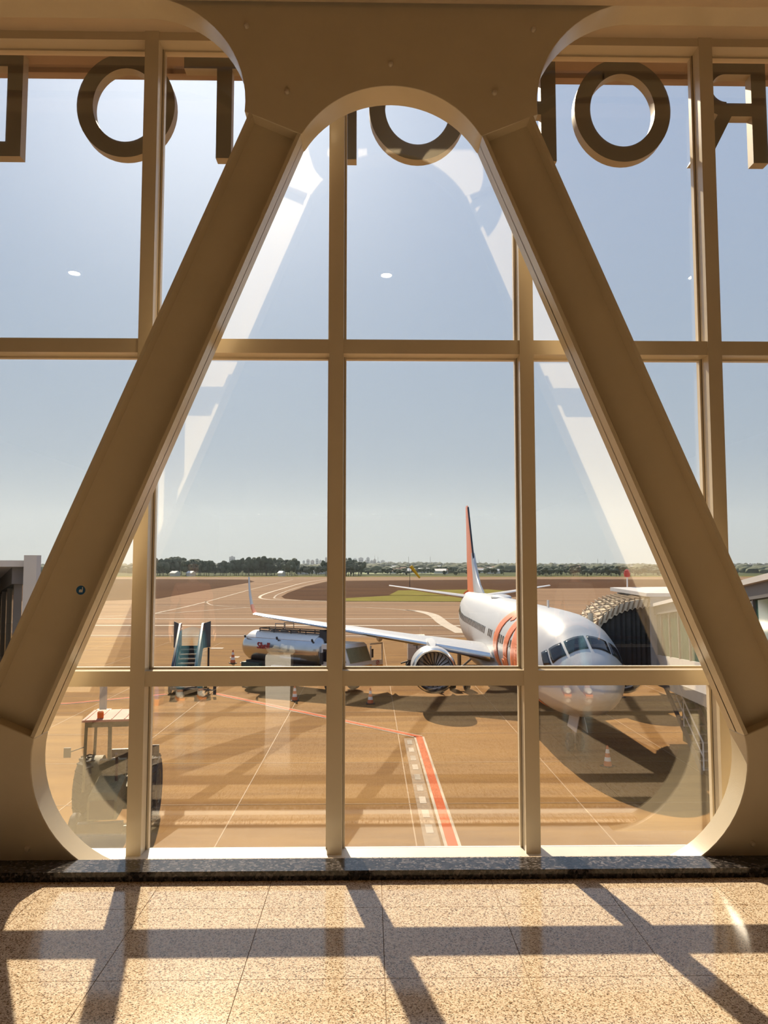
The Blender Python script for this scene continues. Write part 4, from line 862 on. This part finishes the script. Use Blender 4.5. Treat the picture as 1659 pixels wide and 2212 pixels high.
tp('hood', 'tr_olive', lambda b: b.rings([[(-.36, y, .75), (.36, y, .75), (.36, y, z-.1), (.26, y, z), (-.26, y, z), (-.36, y, z-.1)] for y, z in ((-2.0, 1.28), (-1.9, 1.42), (-.7, 1.6), (-.6, 1.62))]))
tp('grille', 'tr_dark', lambda b: b.box(-.3, .3, -2.04, -1.99, .8, 1.25))
tp('rear_body', 'tr_olive', lambda b: (b.box(-.4, .4, -.6, .95, .6, 1.2),))
for sx in (-1, 1):
    tp('fender', 'tr_olive', lambda b: b.rings([[(sx*(.45+w), .75*math.cos(t)*r_+.45, .82+.95*math.sin(t)*r_) for w, r_ in ((0, 1), (.5, 1), (.5, 1.05), (0, 1.05))] for t in [R(20+140*i/10) for i in range(11)]]))
    wo_ = tp('rear_wheel', 'tyre', lambda b: b.lathe([(.42, -.22), (.78, -.25), (.88, -.16), (.9, 0), (.88, .16), (.78, .25), (.42, .22)], axis='X', n=36), loc=(sx*.86, .45, .9))
    lug = MB()
    for i in range(22):
        a = 2*math.pi*i/22
        for s2, da in ((-1, 0), (1, .14)):
            c1, s1 = math.cos(a+da), math.sin(a+da); c2, s22 = math.cos(a+da+.16), math.sin(a+da+.16)
            lug.bar((s2*.22, .87*c1, .87*s1), (0, .92*c2, .92*s22), .05, .06, up=(0, c1, s1))
    lug.build('tread_lugs', 'tyre', wo_)
    tp('wheel_rim', 'tr_olive', lambda b: b.lathe([(.06, sx*.1), (.3, sx*.1), (.42, sx*.2), (.46, sx*.24), (.46, sx*.16), (.06, sx*.04)], axis='X', n=28), wo_)
    fw = tp('front_wheel', 'tyre', lambda b: b.lathe([(.18, -.1), (.36, -.12), (.42, -.07), (.42, .07), (.36, .12), (.18, .1)], axis='X', n=24), loc=(sx*.72, -1.6, .42))
tp('axle', 'tr_dark', lambda b: (b.cyl((-.8, -1.6, .42), (.8, -1.6, .42), .06), b.cyl((-.8, .45, .9), (.8, .45, .9), .12)))
tp('exhaust_pipe', 'tr_dark', lambda b: b.tube([(.2, -1.2, 1.5), (.2, -1.2, 2.1), (.2, -1.3, 2.25)], .04))
tp('seat', 'tr_dark', lambda b: (b.box(-.25, .25, .15, .6, 1.3, 1.42), b.box(-.25, .25, .55, .66, 1.42, 1.95)))
tp('steering_wheel', 'tr_dark', lambda b: b.lathe([(.19, 0), (.215, .02), (.19, .04), (.165, .02)], n=20, ring=True), loc=(0, -.25, 1.8), rot=(R(-35), 0, 0))
tp('steering_column', 'tr_dark', lambda b: b.cyl((0, -.6, 1.45), (0, -.25, 1.8), .03))
tp('dashboard', 'tr_olive', lambda b: b.box(-.34, .34, -.72, -.5, 1.5, 1.95))
for sx in (-1, 1): tp('mirror', 'tr_dark', lambda b: (b.tube([(sx*.76, -.62, 2.3), (sx*1.15, -.8, 2.2)], .014), b.box(sx*1.15-.09, sx*1.15+.09, -.83, -.79, 2.08, 2.34)))
tp('front_bumper', 'tr_dark', lambda b: b.box(-.55, .55, -2.25, -2.05, .45, .75))

# traffic cones
M['cone_orange'] = mat('cone_orange', (.62, .16, .05), .6, var=.2); M['cone_white'] = mat('cone_band', (.78, .74, .68), .5, var=.1)
def cone_parts():
    p = {}
    b = MB(); b.box(-.2, .2, -.2, .2, 0, .035); p['base'] = (b.mesh('base', 'tyre'))
    r = lambda z: .155-.125*z/.75
    bands = [(.035, .2, 'cone_orange'), (.2, .34, 'cone_white'), (.34, .48, 'cone_orange'), (.48, .62, 'cone_white'), (.62, .75, 'cone_orange')]
    out = [p['base']]
    for z0, z1, m in bands:
        b = MB(); b.cyl((0, 0, z0), (0, 0, z1), r(z0), r(z1), 18); out.append(b.mesh('band', m))
    return out
cp = cone_parts()
for (x, y), lab, sc in (((-10.4, 59), 'dark striped traffic cone alone beyond the fuel truck rear', 1.35), ((-4.1, 42.4), 'orange traffic cone in the shade under the fuel tank', 1.1), ((3.95, 45), 'traffic cone in front of the engine intake', 1.1),
                        ((0, 41.4), 'traffic cone in the shadow of the truck cab', 1.1), ((8.6, 28.3), 'traffic cone in the shadow under the airliner nose', 1.0), ((13.9, 43.2), 'traffic cone standing beneath the boarding bridge', 1.1)):
    t = thing('traffic_cone', lab, 'traffic cone', (x, y, G), rnd.random(), 'striped traffic cones'); t.scale = (sc,)*3
    for me in cp: link(me.name.split('.')[0], me, t)

# baggage loader behind the engine, post, cage trolley
M['lgrey'] = mat('loader_panel', (.52, .43, .34), .6, var=.1)
lo = thing('baggage_trailer', 'grey box trailer marked with a black plus beside the airliner engine', 'trailer', (3.25, 55, G))
b = MB(); b.box(-.62, .62, -.6, .6, .75, 2.45); lb = b.build('body', 'lgrey', lo); bev(lb, .03)
b = MB(); b.box(-.25, .25, -.62, -.6, 1.75, 1.83); b.box(-.04, .04, -.62, -.6, 1.54, 2.04); b.build('plus_mark', 'adark', lb)
b = MB(); b.box(-.62, .62, -.55, .55, .5, .75); b.bar((-.62, 0, .6), (-1.1, -.3, .5), .08); b.build('chassis', 'frame', lo)
for x in (-.42, .42):
    for y in (-.5, .5):
        b = MB(); b.lathe([(.1, -.1), (.3, -.1), (.33, 0), (.3, .1), (.1, .1)], axis='Y', n=16); b.build('wheel', 'tyre', lo, loc=(x, y, .33))
po_ = thing('steel_post', 'short tan steel post on a base plate throwing a long shadow', 'post', (-13.5, 39.7, G))
b = MB(); b.box(-.15, .15, -.12, .12, .03, 1.9); b.build('shaft', 'hood', po_); b = MB(); b.box(-.35, .35, -.3, .3, 0, .03); b.build('base_plate', 'steel', po_)
cg = thing('cage_trolley', 'grey wire cage trolley beside the leaning truss foot', 'trolley', (-16.4, 37.0, G))
b = MB(); b.box(-.8, .8, -.6, .6, .3, .4); b.build('platform', 'frame', cg)
for x in [-.8+.16*i for i in range(11)]:
    b = MB(); b.cyl((x, -.6, .4), (x, -.6, 1.9), .018, n=6); b.build('wire', 'steel', cg)
for z in (.8, 1.3, 1.9):
    b = MB(); b.cyl((-.8, -.6, z), (.8, -.6, z), .022, n=6); b.build('rail', 'steel', cg)
for x in (-.65, .65):
    for y in (-.5, .5):
        b = MB(); b.lathe([(.05, -.05), (.15, -.05), (.15, .05), (.05, .05)], axis='X', n=12); b.build('wheel', 'tyre', cg, loc=(x, y, .15))

# windsock
M['sock'] = mat('yellow_sock', (.85, .47, .02), .7, var=.08)
ws = thing('windsock', 'yellow windsock hanging limp from its pole behind the airliner', 'windsock', (13.0, 255, G))
b = MB(); b.cyl((0, 0, 0), (0, 0, 8.4), .09, .06, 10); b.build('pole', 'adark', ws)
b = MB(); rings = []
for i in range(7):
    t = i/6; c = Vector((.3+3.0*t, 0, 7.9-3.9*t)); rd = .62*(1-.55*t); e1 = Vector((.8, 0, .6)); rings.append([tuple(c+e1*rd*math.cos(a)+Vector((0, rd*math.sin(a), 0))) for a in [2*math.pi*k/14 for k in range(14)]])
b.rings(rings); b.build('sock', 'sock', ws)

# ================================================================== FAR COUNTRY
def terr(x, y):
    if y < 700: return G
    t = min(1, (y-700)/2300)
    return G+t*(19+3*math.sin(x*.0035+1)+2*math.sin(x*.009))+2.5*mnoise.noise((x*.004, y*.004, 0))*t*2
b = MB(); NXg, NYg = 60, 30
vs = [(-1900+3800*i/NXg, 690+2700*j/NYg, terr(-1900+3800*i/NXg, 690+2700*j/NYg)) for j in range(NYg+1) for i in range(NXg+1)]
b.add(vs, [(j*(NXg+1)+i, j*(NXg+1)+i+1, (j+1)*(NXg+1)+i+1, (j+1)*(NXg+1)+i) for j in range(NYg) for i in range(NXg)])
struct(b.build('hill_land', 'farfield', smooth=60), 'gently rising green land beyond the runway')
M['leaf1'] = mat('dark_leaves', (.030, .048, .026), .9, col2=(.055, .075, .035), vscale=.5, detail=8)
M['leaf2'] = mat('mid_leaves', (.050, .070, .030), .9, col2=(.085, .10, .045), vscale=.5, detail=8)
M['bark'] = mat('bark', (.10, .07, .05), .9, var=.2)
ico = bmesh.new(); bmesh.ops.create_icosphere(ico, subdivisions=2, radius=1); ICO_V = [v.co.copy() for v in ico.verts]; ICO_F = [tuple(v.index for v in f.verts) for f in ico.faces]; ico.free()
ico = bmesh.new(); bmesh.ops.create_icosphere(ico, subdivisions=1, radius=1); ICS_V = [v.co.copy() for v in ico.verts]; ICS_F = [tuple(v.index for v in f.verts) for f in ico.faces]; ico.free()
def blob(b, c, rx, rz, seed, V=ICO_V, F=ICO_F, amp=.45):
    vs = []
    for v in V:
        k = 1+amp*mnoise.noise((v.x*1.7+seed*3.1, v.y*1.7, v.z*1.7+seed)); vs.append((c[0]+v.x*rx*k, c[1]+v.y*rx*k, c[2]+v.z*rz*k))
    b.add(vs, F)
crowns = []
for s in range(5):
    b = MB(); r_ = random.Random(s)
    for i in range(11):
        a = r_.random()*6.28; q = r_.random()**.5*.36; z = .35+.55*r_.random(); blob(b, (q*math.cos(a), q*math.sin(a), z), .14+.1*r_.random(), .12+.1*r_.random(), s*20+i)
    crowns.append((b.mesh('crown', 'leaf1' if s < 3 else 'leaf2', 70)))
tb2 = MB(); tb2.cyl((0, 0, 0), (0, 0, .6), .03, .018, 6); trunk_me = tb2.mesh('trunk', 'bark')
def tree(x, y, h, k, lab, grp, wid=.8):
    t = thing('tree', lab, 'tree', (x, y, terr(x, y)), rnd.random()*6, grp); t.scale = (h*wid, h*wid, h)
    link('crown', crowns[k % 5], t); link('trunk', trunk_me, t)
for i in range(62):                                  # tall dark plantation left of the runway exit
    px = 335+372*i/61+rnd.uniform(-4, 4); y = rnd.uniform(700, 790)
    top = 1216+4*math.sin(px*.03)+(9 if 415 < px < 425 else 0)+(17 if 642 < px < 700 else 0)+rnd.uniform(-3, 4)
    tree((px-801)/1661*y, y, max(9, (1249-top)/1661*y), rnd.randrange(3), 'tall dark tree in the plantation beyond the runway', 'plantation trees beyond the runway', .75)
for i in range(12):
    px = 738+45*i/11+rnd.uniform(-3, 3); y = rnd.uniform(700, 760); tree((px-801)/1661*y, y, (1249-rnd.uniform(1209, 1218)+(px-738)*-.15)/1661*y, rnd.randrange(3), 'dark tree in the grove next to the middle mullion', 'grove by the middle mullion', .7)
for i in range(46):
    px = 1150+330*i/45+rnd.uniform(-5, 5); y = rnd.uniform(690, 780); tree((px-801)/1661*y, y, rnd.uniform(6.5, 10.5), 2+rnd.randrange(3), 'low dark tree in the belt beyond the dry field', 'tree belt behind the airliner nose', 1.3)
for i in range(34):
    px = 800+300*i/33+rnd.uniform(-5, 5); y = rnd.uniform(720, 900); tree((px-801)/1661*y, y, rnd.uniform(4, 8), 2+rnd.randrange(3), 'small round tree among the houses beyond the field', 'small trees among the houses', 1.3)
# unpicked woodland on the slopes
b = MB(); r_ = random.Random(5)
for i in range(2600):
    y = 900+2300*r_.random()**1.2; x = (r_.uniform(-60, 1760)-801)/1661*y
    if 745 < x/y*1661+801 < 960 and y < 1500 and r_.random() < .75: continue
    s = r_.uniform(3.5, 9); blob(b, (x, y, terr(x, y)+s*.4), s*1.2, s*.7, i, ICS_V, ICS_F, .5)
wd = b.build('woodland', 'leaf2', smooth=70); tag(wd, 'scattered scrub and woodland on the far slopes', 'woodland', kind='stuff')
M['pasture'] = mat('pasture', (.16, .19, .06), .95, col2=(.11, .14, .045), vscale=.02, detail=8)
pb = MB(); NP = 14
pv = []
for j in range(NP+1):
    for i in range(NP+1):
        y = 790+760*j/NP; x = (738+(225-60*j/NP)*i/NP-801)/1661*y; pv.append((x, y, terr(x, y)+.4))
pb.add(pv, [(j*(NP+1)+i, j*(NP+1)+i+1, (j+1)*(NP+1)+i+1, (j+1)*(NP+1)+i) for j in range(NP) for i in range(NP)])
struct(pb.build('field_6', 'pasture', smooth=60), 'light green pasture on the slope behind the windsock')
# houses
M['hwall'] = mat('house_wall', (.62, .58, .52), .8, var=.1); M['hroof'] = mat('tile_roof', (.36, .17, .10), .8, var=.2); M['hroof2'] = mat('pale_roof', (.68, .66, .62), .6, var=.1)
def house(x, y, w, d, h, roof, lab, grp):
    t = thing('house', lab, 'house', (x, y, terr(x, y)), rnd.uniform(-.5, .5), grp)
    b = MB(); b.box(-w/2, w/2, -d/2, d/2, 0, h); b.build('wall', 'hwall', t)
    b = MB(); o = .5; b.add([(-w/2-o, -d/2-o, h), (w/2+o, -d/2-o, h), (w/2+o, d/2+o, h), (-w/2-o, d/2+o, h), (-w/2-o, 0, h+d*.28), (w/2+o, 0, h+d*.28)], [(0, 1, 5, 4), (2, 3, 4, 5), (0, 4, 3), (1, 2, 5), (0, 3, 2, 1)]); b.build('roof', roof, t, smooth=0)
for i in range(40):
    px = rnd.uniform(840, 1110); y = rnd.uniform(820, 1300); house((px-801)/1661*y, y, rnd.uniform(7, 14), rnd.uniform(6, 9), 3.2, rnd.choice(('hroof2', 'hroof', 'hroof2')), 'small low house on the slope behind the airliner tail', 'houses behind the airliner tail')
for i in range(16):
    px = rnd.uniform(1160, 1440); y = rnd.uniform(1100, 1800); house((px-801)/1661*y, y, rnd.uniform(9, 16), 9, 3.5, rnd.choice(('hroof2', 'hroof')), 'small house above the dark tree belt', 'houses above the tree belt')
for px, y, w in ((382, 696, 6), (416, 697, 5), (610, 697, 4), (655, 820, 11), (676, 860, 14), (694, 830, 10), (706, 880, 10)):
    house((px-801)/1661*y, y, w, 7, 3, 'hroof2', 'pale roofed building in front of the dark plantation', 'buildings by the plantation')
# city skyline
M['city1'] = mat('tower_grey', (.46, .46, .47), .7, var=.15, vscale=.15); M['city2'] = mat('tower_pale', (.60, .57, .55), .7, var=.12, vscale=.15); M['city3'] = mat('tower_rose', (.52, .44, .42), .7, var=.12, vscale=.15); M['citywin'] = mat('tower_window', (.12, .13, .15), .2, var=.1)
CITY = [(498, 509, 1203), (524, 530, 1209.5), (538, 544, 1211), (655, 660, 1212), (663, 670, 1209), (672, 680, 1211), (683, 689, 1208), (690, 697, 1211), (703, 707, 1205), (708, 712, 1204), (746, 752, 1207), (755, 760, 1206), (763, 772, 1207.5), (775, 785.5, 1205.5), (788, 792, 1211), (792, 799, 1205), (800, 807, 1211), (807, 813, 1209), (815, 822, 1214), (823, 832, 1211), (836, 843, 1215), (850, 856, 1217), (862, 868, 1215), (1188, 1194, 1216), (1196, 1203, 1217), (1262, 1270, 1217), (1320, 1327, 1219), (1365, 1372, 1219), (20, 36, 1213), (1622, 1630, 1219)]
ORD = ['first', 'second', 'third', 'fourth', 'fifth', 'sixth', 'seventh', 'eighth', 'ninth', 'tenth', 'eleventh', 'twelfth', 'thirteenth', 'fourteenth']
def tower_label(i):
    px = CITY[i][0]
    if i == 0: return 'lone pale tower block rising above the dark plantation'
    if px < 100: return 'broad low block on the skyline above the cut-off boarding bridge'
    if px < 600: return '%s small tower block peeping over the plantation beside the lone tower' % ORD[i-1]
    if px < 728: return '%s hazy tower block counted leftwards from the middle mullion' % ORD[sum(1 for q in CITY if px < q[0] < 728)]
    if px < 900: return '%s hazy tower block counted rightwards from the middle mullion' % ORD[sum(1 for q in CITY if 728 < q[0] < px)]
    if px > 1600: return 'small far block on the ridge right of the leaning truss leg'
    return '%s small far block on the ridge right of the airliner fin' % ORD[sum(1 for q in CITY if 1000 < q[0] < px)]
for i, (a, c, top) in enumerate(CITY):
    y = 2500+(i*173 % 420); x = ((a+c)/2-801)/1661*y; w = (c-a)/1661*y; z1 = 1.65+(1228-top)/1661*y; z0 = terr(x, y)-3
    lab = tower_label(i)
    t = thing('tower_block', lab, 'building', (x, y, z0), 0, 'distant city towers')
    b = MB(); b.box(-w/2, w/2, -w/2, w/2, 0, z1-z0); b.box(-w/5, w/5, -w/5, w/5, z1-z0, z1-z0+2.5); bo = b.build('body', ('city1', 'city2', 'city3')[i % 3], t)
    if w > 9:
        wbm = MB(); nf = int((z1-z0)/6)
        for f in range(2, nf):
            wbm.box(-w*.42, w*.42, -w/2-.12, -w/2+.05, f*6, f*6+2.4)
        wbm.build('window_band', 'citywin', bo)
for px, top, y in ((810, 1200, 2300), (817, 1203, 2300), (883, 1202, 1900), (930, 1202, 2000), (1077, 1208, 2000), (1035, 1209, 2100), (1293, 1207, 1900), (1309, 1209, 1900), (1450, 1207, 1800)):
    x = (px-801)/1661*y; z0 = terr(x, y); z1 = 1.65+(1228-top)/1661*y
    t = thing('radio_mast', 'thin lattice radio mast on the far ridge', 'mast', (x, y, z0), 0, 'radio masts on the ridge')
    b = MB(); w = .9
    for sx, sy in ((-1, -1), (1, -1), (0, 1)): b.bar((sx*w, sy*w, 0), (sx*.25, sy*.25, z1-z0), .28)
    n = 10
    for k in range(n): b.bar((-w*(1-k/n), -w*(1-k/n), (z1-z0)*k/n), (w*(1-k/n), -w*(1-k/n), (z1-z0)*(k+1)/n), .16)
    b.build('lattice', 'steel', t)
# haze hanging over the far country
hz = MB(); hz.box(-2600, 2600, 260, 3600, G-2, 260); hzo = hz.build('haze', 'white', smooth=0)
hm = bpy.data.materials.new('haze'); hm.use_nodes = True; ht = hm.node_tree; ht.nodes.clear()
vs_ = ht.nodes.new('ShaderNodeVolumeScatter'); vs_.inputs['Color'].default_value = (.80, .90, 1, 1); vs_.inputs['Density'].default_value = .00009; vs_.inputs['Anisotropy'].default_value = .45
ho = ht.nodes.new('ShaderNodeOutputMaterial'); ht.links.new(vs_.outputs[0], ho.inputs['Volume']); hzo.data.materials.clear(); hzo.data.materials.append(hm)
tag(hzo, 'pale bluish haze over the far hills', 'haze', kind='stuff')
